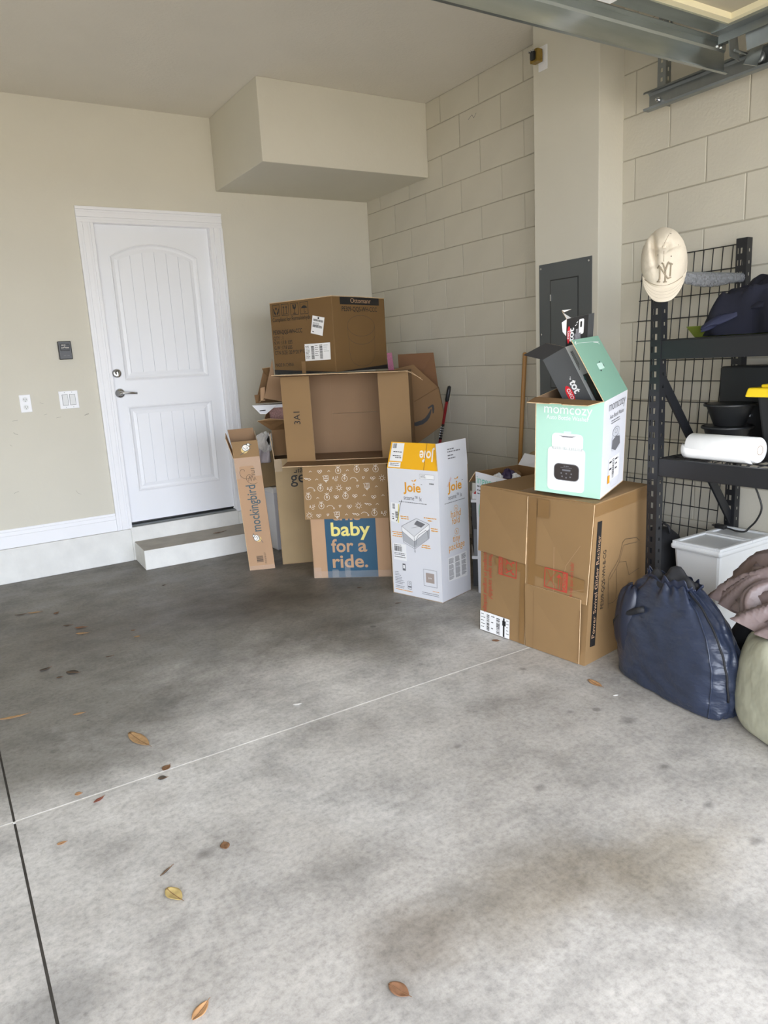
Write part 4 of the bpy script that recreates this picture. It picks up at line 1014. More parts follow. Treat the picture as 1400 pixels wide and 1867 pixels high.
    polys(S, [[(.0, .655), (.50, .655), (.50, .708), (.0, .706)]], TAPE, t, 'tape_strip', .0010)
    T = Face(fr['lt'], fr['mt'], fr['kt'], fr['rt'])
    polys(T, [rect(.25, .0, .33, T.h)], TAPE, t, 'tape_strip', .0015)
recliner_carton()

# --- mint carton with two dark product boxes stuck into it
def mint_carton():
    mb_ = V((-.948, -3.264, .716)); L = V((-1.059+.948, -2.994+3.264, .021)); Rr = V((-.681+.948, -3.157+3.264, .030)); U = V((-.029, -.043, .405))
    fr = cub(mb_, L, Rr, U)
    t = thing('mint_carton', 'mint green and white carton with flaps open, standing on the big brown carton', 'cardboard box', mb_+(L+Rr)/2)
    P = open_carton(t, fr, dict(front=[MINT, KRAFTIN, EDGE], right=[WHITEBOARD, KRAFTIN, EDGE], back=[MINT, KRAFTIN, EDGE], left=[WHITEBOARD, KRAFTIN, EDGE]))
    c = (fr['mb']+fr['kt'])/2
    l, r, u = L.normalized(), Rr.normalized(), U.normalized()
    F = Face(fr['lb'], fr['mb'], fr['lt']); S = Face(fr['mb'], fr['rb'], fr['mt'])
    # flaps: front one folded out, right one mint and leaning in, back one upright with a lime sticker
    e = .085
    a, b = fr['lt'], fr['mt']
    board(t, 'flap', [a, b, b-r*e+l*.035-u*.004, b-r*e+l*.14-u*.006, b-r*(e-.012)+l*.15-u*.006, b-r*(e-.012)+l*.19-u*.006, b-r*e+l*.195-u*.006, a-r*e-u*.006+l*.0], [MINT, KRAFTD, EDGE], .003, inward=c+u*5)
    tl = R(31); d = u*math.cos(tl)+l*math.sin(tl)
    p0, p1 = fr['mt'], fr['rt']
    fr_ = board(t, 'flap', [p0, p1, p1+d*.262-r*.012, p0+d*.278], [MINTSHADE, MINTSHADE, EDGE], .003, inward=p0-u+l, label='mint flap with tuck-in slot')
    G = Face(p0, p1, p0+d*.278, p1+d*.262-r*.012)
    nn = G.n if G.n.dot(u-l) > 0 else -G.n
    gd = .0016 if G.n.dot(nn) > 0 else -.0016
    polys(G, [rrect(.112, .128, .172, .156, .004)], mat('mint_pale', (196, 226, 214), .5), fr_, 'slot', gd)
    polys(G, [rect(.120, .120, .128, .127), rect(.150, .157, .157, .163), rect(.173, .136, .178, .148)], INK, fr_, 'slot_cut', gd*1.2)
    polys(G, ribbon([(.018, .256), (.012, .262), (.030, .268)], .004)+ribbon([(.20, .252), (.245, .246), (.25, .238)], .004)+ribbon([(.01, .262), (.26, .250)], .0014), PAPER, fr_, 'scuffed_edge', gd*1.1)
    bk = board(t, 'flap', [fr['kt'], fr['rt'], fr['rt']+u*.02-l*-.10+r*.01, fr['kt']+u*.09+r*.02-l*.02], [MINT, KRAFTD, EDGE], .003, inward=c)
    q = fr['kt']-l*.03+u*.012-r*.016
    board(bk, 'sticker', [q+l*.0, q-l*.05, q-l*.058+u*.05, q+l*.01+u*.064], [LIME, LIME, LIME], .0008, label='lime green sticker')
    # front print
    text(F, 'momcozy', .040, .348, .206, PAPER, t, .058)
    text(F, 'Auto Bottle Washer', .051, .323, .182, PAPER, t, .026)
    W_ = mat('picture_white', (246, 247, 248), .5)
    o = .0014
    polys(F, [[(.128, .262), (.160, .264), (.160, .277), (.128, .275)]], mat('picture_mint', (206, 236, 224), .5), t, 'washer_picture', o)
    polys(F, [rrect(.077, .196, .212, .266, .018)], W_, t, 'washer_picture', o)
    polys(F, [rrect(.060, .016, .223, .205, .018)], W_, t, 'washer_picture', o+.0003)
    polys(F, [rect(.078, .197, .210, .208)], mat('picture_steel', (170, 178, 176), .5), t, 'washer_picture', o+.0006)
    polys(F, barcode(.082, .199, .206, .213, 30, True, 21), PAPER, t, 'washer_picture', o+.0009)
    polys(F, [[(.105, .258), (.125, .250), (.165, .251), (.185, .260), (.165, .256), (.125, .255)]], INKGREY, t, 'washer_picture', o+.0006)
    polys(F, [rrect(.088, .062, .200, .137, .022)], INKGREY, t, 'washer_picture', o+.0006)
    cp = polys(F, [rrect(.091, .065, .197, .134, .020)], mat('picture_panel', (52, 46, 44), .4), t, 'control_panel_picture', o+.0010)
    dots = [circ(.144+x, .088+y, .0036, n=8) for x, y in ((0, .006), (0, -.012), (-.022, .006), (.022, .006), (-.018, -.008), (.018, -.008))]
    polys(F, dots+[rect(.126, .105, .162, .112)]+lines(.118, .118, .17, 1, .01, .002, 3, .95)+lines(.132, .124, .156, 1, .01, .004, 4, .95), INKGREY, cp, 'printed_symbols', o+.0016)
    # side print
    text(S, 'momcozy', .060, .358, .200, INKGREY, t, .056)
    text(S, 'Auto Bottle Washer', .074, .322, .175, INKGREY, t, .026)
    polys(S, lines(.095, .308, .215, 2, .010, .004, 8, .8), INKGREY, t, 'printed_lettering')
    gl = mat('picture_pale_grey', (206, 208, 214), .5)
    polys(S, [circ(.158, .255, .042, .02, 18)], gl, t, 'washer_picture'); polys(S, [rrect(.108, .175, .215, .240, .02)], gl, t, 'washer_picture', .0014)
    polys(S, [[(.110, .190), (.160, .172), (.215, .192), (.208, .226), (.16, .236), (.116, .224)]], INKGREY, t, 'washer_picture', .0018)
    polys(S, ribbon(circ(.158, .255, .042, .02, 18), .002, True)+ribbon(circ(.158, .258, .016, .009, 12), .0016, True), INKGREY, t, 'washer_picture', .0020)
    polys(S, ribbon([(.112, .145), (.108, .05), (.13, .018), (.205, .015), (.232, .05), (.232, .135)], .0022), gl, t, 'washer_picture', .0014)
    lb_ = polys(S, [rect(.082, .052, .215, .150)], PAPER, t, 'paper_label', .0020)
    polys(S, barcode(.125, .058, .150, .142, 24, False, 31)+lines(.16, .13, .2, 3, .02, .007, 6)+lines(.09, .13, .118, 2, .03, .008, 5, .9), INK, lb_, 'printed_barcode', .0026)
    polys(S, [rect(.074, .045, .100, .080)], INKORANGE, lb_, 'orange_mark', .0026)
    # charcoal product box, tipped to the left
    def inner_box(name, label, TLc, ex, dn, w, h, r0, r1, mats):
        o_ = mt+l*TLc[0]+u*TLc[1]+r*r0
        X = (-l*ex[0]+u*ex[1]).normalized(); Dn = (-l*dn[0]-u*dn[1]).normalized()
        k = dict(lt=o_, mt=o_+X*w, lb=o_+Dn*h, mb=o_+X*w+Dn*h)
        for a_, b_ in (('kt', 'lt'), ('rt', 'mt'), ('kb', 'lb'), ('rb', 'mb')): k[a_] = k[b_]+r*(r1-r0)
        g = thing(name, label, 'product box', (k['lb']+k['rb'])/2)
        m = MB(); m.hexa([k['lb'], k['mb'], k['rb'], k['kb']], [k['lt'], k['mt'], k['rt'], k['kt']], mats[1])
        build('box_body', m, mats[0], g)
        return g, k, X, Dn
    mt = fr['mt']
    g, k, X, Dn = inner_box('charcoal_product_box', 'charcoal product box with red oval logo, tipped over in the mint carton', (.300, .144), (.868, .496), (.496, .868), .112, .30, .085, .185,
                            [[CHARBOARD, mat('gradient_print', (236, 234, 238), .4, var=.15, vscale=9)], [0, 0, 0, 1, 0, 0]])
    f0 = board(g, 'flap', [k['lt'], k['mt'], k['mt']-Dn*.055-X*.066-r*.0, k['lt']-Dn*.060-X*.070], [BLACKBOARD, BLACKBOARD, EDGE], .002, inward=k['rb'])
    Fb = Face(k['lb'], k['mb'], k['lt'])
    def ell(cx, cy, a_, b_, rot): return [(cx+x*math.cos(R(rot))-y*math.sin(R(rot)), cy+x*math.sin(R(rot))+y*math.cos(R(rot))) for x, y in circ(0, 0, a_, b_, 24)]
    ov = polys(Fb, [ell(.040, .118, .015, .038, 0)], OXRED, g, 'red_oval')
    text(Fb, 'OXO', .034, .142, .048, PAPER, ov, .022, rot=-90, bold=.02, d=.0018)
    text(Fb, 'tot', .060, .165, .056, PAPER, g, .046, rot=-90, bold=.03, d=.0014)
    polys(Fb, [circ(.070, .174, .003, n=8), circ(.074, .181, .002, n=8)], PAPER, g, 'printed_dots', .0014)
    Sb = Face(k['mb'], k['rb'], k['mt'])
    polys(Sb, [rect(.0, .0, .008, .30)], PAPER, g, 'white_edge_stripe', .0012)
    polys(Sb, lines(.03, .268, .04, 1, .01, .004, 3)+[r_ for kk in range(3) for r_ in [rect(.022+.010*kk, .19+.01*kk, .026+.010*kk, .275)]], INK, g, 'printed_lettering', .0014)
    polys(Sb, [rect(.030, .02, .094, .165)], mat('photo_dark', (50, 47, 48), .35, var=.6, vscale=45), g, 'product_photo', .0014)
    polys(Sb, [[(.024, .145), (.034, .168), (.044, .15), (.036, .13)], [(.05, .07), (.06, .10), (.07, .085), (.06, .06)]], mat('photo_teal', (40, 96, 100), .35), g, 'product_photo', .0018)
    # black product box behind it
    g, k, X, Dn = inner_box('black_product_box', 'black product box with white and red lettering, upright behind the charcoal box', (.243, .301), (.97, .20), (-.02, 1.0), .096, .33, .196, .262,
                            [[BLACKBOARD, CHARBOARD], [0, 1, 0, 1, 0, 1]])
    Fb = Face(k['lb'], k['mb'], k['lt'])
    text(Fb, 'tot', .034, .232, .056, PAPER, g, .034, rot=90, bold=.03)
    polys(Fb, [ell(.012, .262, .0075, .036, 0)], OXRED, g, 'red_oval')
    text(Fb, 'OXO', .015, .245, .034, PAPER, g, .012, rot=90, bold=.02, d=.0018)
    polys(Fb, [rrect(.056, .256, .078, .318, .006)]+[rect(.056, .248, .064, .262)], PAPER, g, 'product_photo')
    polys(Fb, [rrect(.062, .284, .070, .308, .003)], BLACKBOARD, g, 'product_photo', .0018)
    polys(Fb, [rect(.038, .222, .066, .262), rect(.044, .262, .058, .280)], mat('photo_grey', (130, 128, 132), .4, var=.5, vscale=60), g, 'product_photo', .0014)
    polys(Fb, ribbon([(.040, .295), (.046, .298)], .003)+ribbon([(.046, .305), (.05, .309)], .003), PAPER, g, 'printed_marks')
    q = k['lt']
    board(g, 'torn_flap', [q, q+r*.05, q+r*.04-X*.035-Dn*.03, q-X*.024-Dn*.040], [PAPER, PAPER, EDGE], .0015)
    board(g, 'torn_flap', [q-X*.024-Dn*.040, q-X*.020-Dn*.036, q+X*.018-Dn*.036, q-X*.014-Dn*.030], [PAPER, PAPER, EDGE], .0015)
    board(g, 'torn_flap', [q-X*.022-Dn*-.01, q, q+Dn*.07, q-X*.016+Dn*.05], [mat('torn_grey', (150, 148, 146), .5), PAPER, EDGE], .0015)
mint_carton()

# --- leftover cartons behind the stack on the left
G0 = V((-1.366, -.878, 0)); GU = V((.918, -.397, 0)); GN = V((-.397, -.918, 0))
def Q(s, d, z): return G0+GU*s-GN*d+V((0, 0, z))
def back_clutter():
    # open carton with a printed inside
    t = thing('open_printed_carton', 'small open carton with pink printed inside, in the pile left of the sideways carton', 'cardboard box', Q(.07, .2, .728))
    fr = dict(lb=Q(.0, .13, .728), mb=Q(.115, .13, .728), rb=Q(.14, .29, .728), kb=Q(.0, .29, .728), lt=Q(.0, .13, .905), mt=Q(.115, .13, .905), rt=Q(.14, .29, .905), kt=Q(.0, .29, .905))
    mk = KM(KRAFTD, KRAFTD); open_carton(t, fr, dict(front=mk, right=mk, back=[KRAFTD, PINKPRINT, EDGE], left=mk)); c = (fr['mb']+fr['kt'])/2
    board(t, 'flap', [fr['lt'], fr['mt'], Q(.112, .04, .972), Q(-.008, .05, .988), Q(-.086, .05, .977)], KM(KRAFTD, KRAFTD), .003, inward=c)
    board(t, 'flap', [fr['kt'], fr['rt'], Q(.14, .30, 1.046), Q(-.007, .30, 1.05)], [KRAFTD, PINKPRINT, EDGE], .003, inward=c, label='flap printed in pink')
    board(t, 'flap', [fr['lt'], fr['kt'], Q(-.010, .29, 1.048), Q(-.040, .14, .985)], KM(KRAFTR, KRAFTR), .003, inward=c)
    FF = Face(Q(-.007, .296, .905), Q(.14, .296, .905), Q(-.007, .296, 1.05))
    polys(FF, [circ(.115, .075, .012, .018, 12), circ(.075, .08, .010, .010, 10)], INKGREY, t, 'printed_figure', .0012)
    # thin white carton
    t = thing('thin_white_carton', 'thin white carton with flap hanging down, under the tilted carton in the pile', 'cardboard box', Q(.03, .2, 1.05))
    m = MB(); m.hexa([Q(-.075, .12, 1.052), Q(.14, .12, 1.052), Q(.14, .34, 1.052), Q(-.075, .34, 1.052)], [Q(-.075, .12, 1.072), Q(.14, .12, 1.072), Q(.14, .34, 1.072), Q(-.075, .34, 1.072)])
    build('box_body', m, WHITEBOARD, t)
    fl = board(t, 'flap', [Q(-.114, .11, 1.076), Q(-.063, .085, 1.018), Q(-.026, .085, 1.015), Q(.053, .11, 1.072)], [WHITEBOARD, WHITEBOARD, EDGE], .002, inward=Q(0, .5, 1.05))
    F = Face(Q(-.063, .084, 1.018), Q(-.026, .084, 1.016), Q(-.063, .097, 1.05))
    polys(F, [[(-.003, .018), (.036, .022), (.036, .028), (-.003, .024)]], INK, fl, 'printed_lettering', .003)
    # tilted carton, open to the left
    t = thing('tilted_carton', 'tilted brown carton open to the left, in the pile below the topmost carton', 'cardboard box', Q(.04, .2, 1.076))
    c = Q(.05, .18, 1.18)
    board(t, 'front_panel', [Q(-.029, .12, 1.118), Q(.130, .12, 1.078), Q(.138, .12, 1.256), Q(.048, .12, 1.264), Q(.044, .12, 1.375), Q(.034, .12, 1.335)], KM(KRAFTIN, KRAFTD), .003, inward=c)
    board(t, 'back_panel', [Q(-.092, .27, 1.080), Q(.13, .27, 1.078), Q(.13, .27, 1.25), Q(.035, .27, 1.262), Q(-.02, .27, 1.30)], KM(KRAFTD, KRAFTD), .003, inward=c)
    board(t, 'bottom_panel', [Q(-.029, .12, 1.118), Q(.130, .12, 1.078), Q(.13, .27, 1.078), Q(-.07, .27, 1.083)], KM(KRAFTD, KRAFTD), .003, inward=c)
    board(t, 'flap', [Q(-.029, .22, 1.313), Q(.025, .22, 1.318), Q(.018, .26, 1.25), Q(-.018, .25, 1.286)], KM(KRAFTD, KRAFTD), .003)
    board(t, 'flap', [Q(-.095, .25, 1.138), Q(-.055, .25, 1.140), Q(-.072, .25, 1.10), Q(-.090, .255, 1.080)], KM(KRAFTD, KRAFTD), .003)
    m = MB(); m.hexa([Q(-.056, .17, 1.10), Q(-.024, .165, 1.10), Q(-.02, .24, 1.098), Q(-.056, .24, 1.098)], [Q(-.050, .17, 1.184), Q(-.018, .165, 1.192), Q(-.018, .24, 1.19), Q(-.050, .24, 1.184)])
    build('inner_block', m, KRAFTL, t, bevel=.003)
    # white box on the floor behind, with a carton on it and a plastic bag over the edge
    t = thing('low_white_box', 'white box standing on the floor behind the lettered carton', 'cardboard box', (-1.06, -.30, 0))
    m = MB(); m.box((-1.232, -.50, 0), (-.90, -.12, .462)); build('box_body', m, WHITEBOARD, t, bevel=.004)
    m = MB(); m.box((-1.236, -.506, .425), (-.896, -.116, .466)); build('lid', m, PAPER, t, bevel=.003)
    t = thing('rear_carton', 'olive brown carton behind slim carton, with a white plastic bag on it', 'cardboard box', (-1.14, -.28, .467))
    fr = cub((-.96, -.46, .467), (-.36, 0, 0), (0, .33, 0), (0, 0, .35)); mk = KM(KRAFTG)
    open_carton(t, fr, dict(front=mk, right=mk, back=mk, left=mk))
    t = thing('plastic_bag', 'crumpled white plastic bag with black print, hanging over the rear carton', 'plastic bag', (-1.27, -.46, .72))
    def bagf(i, j):
        a = i*2*math.pi; b = (j-.5)*math.pi
        n_ = noise.noise((math.cos(a)*2.2+3, math.sin(a)*2.2, j*3.5))*.035+noise.noise((math.cos(a)*6, math.sin(a)*6, j*9))*.014
        r_ = max(.001, math.cos(b))**.7
        return V((-1.262+(.072+n_)*r_*math.cos(a), -.502+(.030+n_*.4)*r_*math.sin(a), .800+(.062+n_*.6)*math.sin(b)))
    build('bag', MB().grid(bagf, 36, 20, True), PLASTICBAG, t)
    build('tail', MB().grid(lambda i, j: V((-1.312+.07*i-.01*j+.028*j*i, -.500-.012*math.sin(i*7+j*3), .772-.12*j)), 10, 8), mat('plastic_lilac', (190, 184, 190), .4), t, smooth=True, solid=.0015)
    m = MB(); m.box((-1.232, -.545, .765), (-1.190, -.538, .80)); build('paper_tag', m, PAPER, t)
    m = MB(); m.add([(-1.262, -.535, .815), (-1.246, -.535, .775), (-1.236, -.532, .80), (-1.24, -.526, .845)], [(0, 1, 2, 3)]); build('black_print', m, INK, t, solid=.001)
    # carton that carries the smile-arrow box
    n = V((-.616, -.788, 0)); u3 = V((.788, -.616, 0)); p0 = V((-1.37, -1.09, 0))
    T = lambda a, o, z: p0+u3*a-n*o+V((0, 0, z))
    t = thing('support_carton', 'plain brown carton on the floor, hidden behind the blue panel carton', 'cardboard box', T(.62, .5, 0))
    fr = dict(mb=T(.80, .36, 0), lb=T(.48, .36, 0), rb=T(.80, .66, 0), kb=T(.48, .66, 0)); fr.update({k[0]+'t': p+V((0, 0, .735)) for k, p in list(fr.items())})
    closed_body(t, fr, KRAFTD)
    t = thing('arrow_carton', 'half collapsed brown carton with black smile arrow, right of the sideways carton', 'cardboard box', T(.80, .48, .737))
    prof = [(.62, .740), (.775, .740), (.82, .768), (.975, .870), (.993, .960), (.964, 1.126), (.777, 1.026), (.62, .942)]
    m = MB(); k = len(prof); m.add([T(a, .38, z) for a, z in prof]+[T(a, .57, z) for a, z in prof], [tuple(range(k))]+[(i, (i+1) % k, k+(i+1) % k, k+i) for i in range(5)]+[tuple(range(k, 2*k))], 0)
    build('box_body', m, KRAFTD, t)  # darker kraft on body and flaps carries the carton's shade in its colour
    c = T(.8, .48, .9)
    board(t, 'flap', [T(.62, .378, .944), T(.777, .378, 1.028), T(.964, .378, 1.128), T(.806, .395, 1.284), T(.68, .39, 1.262), T(.62, .385, 1.25)], KM(KRAFTD, KRAFTD), .003, inward=c)
    board(t, 'flap', [T(.70, .565, .985), T(.96, .565, 1.122), T(.935, .60, 1.355), T(.69, .60, 1.355)], [KRAFTD, KRAFTR, EDGE], .003, inward=c)
    F = Face(T(.62, .378, .74), T(1.0, .378, .74), T(.62, .378, 1.12))
    # smile: thick curved stroke and its arrow head
    up_ = [(.06, .185), (.10, .172), (.148, .164), (.185, .165), (.227, .177), (.250, .191), (.266, .210), (.280, .230), (.291, .250)]
    lo_ = [(.06, .166), (.10, .152), (.152, .145), (.192, .140), (.234, .150), (.262, .169), (.279, .190), (.290, .217), (.296, .246)]
    sm = [[up_[i], lo_[i], lo_[i+1], up_[i+1]] for i in range(8)]
    sm += [[(.270, .258), (.276, .250), (.298, .264), (.301, .279)], [(.301, .279), (.298, .264), (.300, .252), (.302, .218), (.309, .222), (.313, .250), (.311, .274)]]
    polys(F, sm, INK, t, 'smile_arrow', .0016)
    t = thing('glitter_strip', 'magenta glitter strip standing on the sideways carton', 'glitter strip', T(.675, .15, 1.259))
    m = MB(); m.hexa([T(.664, .14, 1.2595), T(.700, .14, 1.2595), T(.700, .15, 1.2595), T(.664, .15, 1.2595)], [T(.660, .14, 1.366), T(.690, .14, 1.368), T(.690, .15, 1.368), T(.660, .15, 1.366)])
    build('strip', m, MAGENTA, t)
back_clutter()

# --- things in the gap by the block wall
def wall_gap():
    t = thing('red_pole', 'red metal pole with black grip leaning on the block wall', 'pole', (-.218, -.916, 0))
    a, b = V((-.218, -.916, 0)), V((-.018, -1.068, 1.205)); d = (b-a).normalized(); ln = (b-a).length
    b = a+d*(ln*.925)
    L_ = (b-a).length
    build('shaft', MB().tube([a, b-d*.10], .011, 12), REDPOLE, t, smooth=True)
    build('grip', MB().tube([b-d*.115, b-d*.10, b-d*.03, b-d*.006, b], [.011, .0145, .0145, .012, .004], 12), BLACKPLASTIC, t, smooth=True)
    lk = build('collar', MB().tube([a+d*L_*.655, a+d*L_*.755], .0125, 12), BLACKPLASTIC, t, smooth=True)
    for k in range(5): build('silver_mark', MB().tube([a+d*L_*(.668+.016*k), a+d*L_*(.676+.016*k)], .0130, 12), BOLT, lk)
    t = thing('broom', 'wooden broom handle leaning on block wall beside the pillar', 'broom', (-.148, -1.854, 0))
    a, b = V((-.148, -1.854, .02)), V((-.052, -1.866, 1.325)); d = (b-a).normalized()
    build('handle', MB().tube([a+d*.10, b-d*.012, b-d*.003, b], [.0135, .0135, .011, .003], 14), WOOD, t, smooth=True)
    build('broom_head', MB().box((-.19, -1.98, .05), (-.11, -1.72, .12)), WOOD, t, bevel=.01)
    build('bristles', MB().hexa([(-.2, -2.0, 0), (-.10, -2.0, 0), (-.10, -1.70, 0), (-.2, -1.70, 0)], [(-.185, -1.97, .052), (-.115, -1.97, .052), (-.115, -1.73, .052), (-.185, -1.73, .052)]), BLACKCLOTH, t)
    # white and teal box between the tall white carton and the big brown one
    fr = dict(mb=(-.772, -2.50, 0), lb=(-.750, -2.208, 0), rb=(-.47, -2.52, 0), kb=(-.45, -2.225, 0), mt=(-.776, -2.50, .690), lt=(-.752, -2.212, .700), rt=(-.47, -2.52, .70), kt=(-.45, -2.225, .702))
    fr = {k: V(p) for k, p in fr.items()}
    t = thing('teal_print_box', 'open white box with teal lettering between tall white carton and big brown carton', 'cardboard box', (-.61, -2.36, 0))
    mk = [WHITEBOARD, KRAFTD, EDGE]; open_carton(t, fr, dict(front=mk, right=mk, back=mk, left=mk)); c = (fr['mb']+fr['kt'])/2
    F = Face(fr['lb'], fr['mb'], fr['lt'], fr['mt'])
    text(F, 'ingenuity', .012, .638, .25, INKTEAL, t, .062)
    polys(F, lines(.014, .618, .13, 1, .02, .008, 3, .95)+lines(.014, .596, .10, 1, .02, .008, 4, .95)+lines(.014, .578, .10, 1, .02, .006, 5, .95), INKGREY, t, 'printed_lettering')
    polys(F, [circ(.085, .475, .062, .085, 24)], INKTEAL, t, 'printed_disc'); polys(F, [circ(.095, .48, .035, .055, 18)], mat('photo_deepteal', (60, 110, 104), .5, var=.4, vscale=40), t, 'printed_disc', .0016)
    board(t, 'flap', [fr['lt'], fr['kt'], fr['kt']+V((0, .045, -.05)), fr['lt']+V((-.012, .045, -.06))], mk, inward=c)
    board(t, 'flap', [fr['kt'], fr['rt'], fr['rt']+V((.05, 0, .05)), fr['kt']+V((.05, 0, .06))], [WHITEBOARD, KRAFTD, EDGE], inward=c)
    # bits lying in the open box
    j = thing('packaging_scraps', 'dark purple and white scraps heaped inside the open teal-print box', 'packaging scraps', (-.60, -2.36, .55))
    for k, (x, y, z, r_, m_) in enumerate(((-.665, -2.30, .655, .030, PAPER), (-.62, -2.33, .675, .032, mat('scrap_purple', (58, 44, 74), .5)), (-.60, -2.37, .655, .030, PAPER), (-.56, -2.30, .64, .05, KRAFTD))):
        build('scrap', MB().grid(lambda i, jj, x=x, y=y, z=z, r_=r_, k=k: V((x, y, z))+V((math.cos(i*6.283)*math.sin(jj*3.14159), math.sin(i*6.283)*math.sin(jj*3.14159), math.cos(jj*3.14159)))*r_*(1+.5*noise.noise((math.cos(i*6.283)*2+k, math.sin(i*6.283)*2, jj*4))), 16, 10, True), m_, j)
    build('filler', MB().box((-.72, -2.47, .50), (-.49, -2.24, .62)), KRAFTD, j, bevel=.02)
    # crumpled brown paper sack behind the big carton
    t = thing('paper_sack', 'crumpled brown paper sack behind the big brown carton', 'paper bag', (-.33, -2.30, 0))
    def sack(i, jj):
        a = i*6.283; r_ = .105*(1-.25*jj)*(1+.22*math.sin(5*a+4*jj)*jj)+.03*noise.noise((math.cos(a)*2, math.sin(a)*2, jj*4))
        return V((-.315+r_*math.cos(a)*1.0, -2.32+r_*math.sin(a)*1.35, .745*jj+.03*math.sin(3*a)*jj))
    build('sack', MB().grid(sack, 40, 16, True), KRAFTG, t, solid=.002)
    # stacked product boxes in the dark gap
    def gapbox(name, lab, z0, z1, body, top, x1=-.46, dx=0.0):
        g = thing(name, lab, 'product box', (-.58, -2.0, z0))
        build('box_body', MB().hexa([(-.700+dx, -2.10, z0), (-.62+dx, -2.185, z0), (x1, -2.03, z0), (-.54, -1.90, z0)], [(-.700+dx, -2.10, z1-.012), (-.62+dx, -2.185, z1-.012), (x1, -2.03, z1-.012), (-.54, -1.90, z1-.012)]), body, g)
        build('lid', MB().hexa([(-.706+dx, -2.102, z1-.018), (-.62+dx, -2.193, z1-.018), (x1+.005, -2.03, z1-.018), (-.54, -1.894, z1-.018)], [(-.706+dx, -2.102, z1), (-.62+dx, -2.193, z1), (x1+.005, -2.03, z1), (-.54, -1.894, z1)]), top, g)
    gapbox('black_gap_box', 'black product box on the floor in the gap by the tall white carton', 0, .185, BLACKBOARD, PAPER)
    gapbox('grey_gap_box', 'grey product box, middle of the small stack in the gap', .186, .362, mat('grey_board', (120, 122, 126), .5, var=.1), BLACKBOARD, dx=.012)
    gapbox('dark_gap_box', 'black product box with white lid, topmost in the gap by the tall white carton', .363, .520, BLACKBOARD, PAPER, dx=.004)
    g = thing('red_white_packet', 'small white packet with red corner lying on the gap stack', 'packet', (-.63, -2.10, .521))
    build('packet', MB().hexa([(-.69, -2.10, .521), (-.63, -2.165, .521), (-.57, -2.10, .521), (-.63, -2.03, .521)], [(-.69, -2.10, .555), (-.63, -2.165, .540), (-.57, -2.10, .585), (-.63, -2.03, .60)]), PAPER, g)
    build('red_corner', MB().add([(-.685, -2.108, .553), (-.640, -2.157, .543), (-.632, -2.140, .551), (-.665, -2.098, .562)], [(0, 1, 2, 3)]), OXRED, g, solid=.002)
wall_gap()

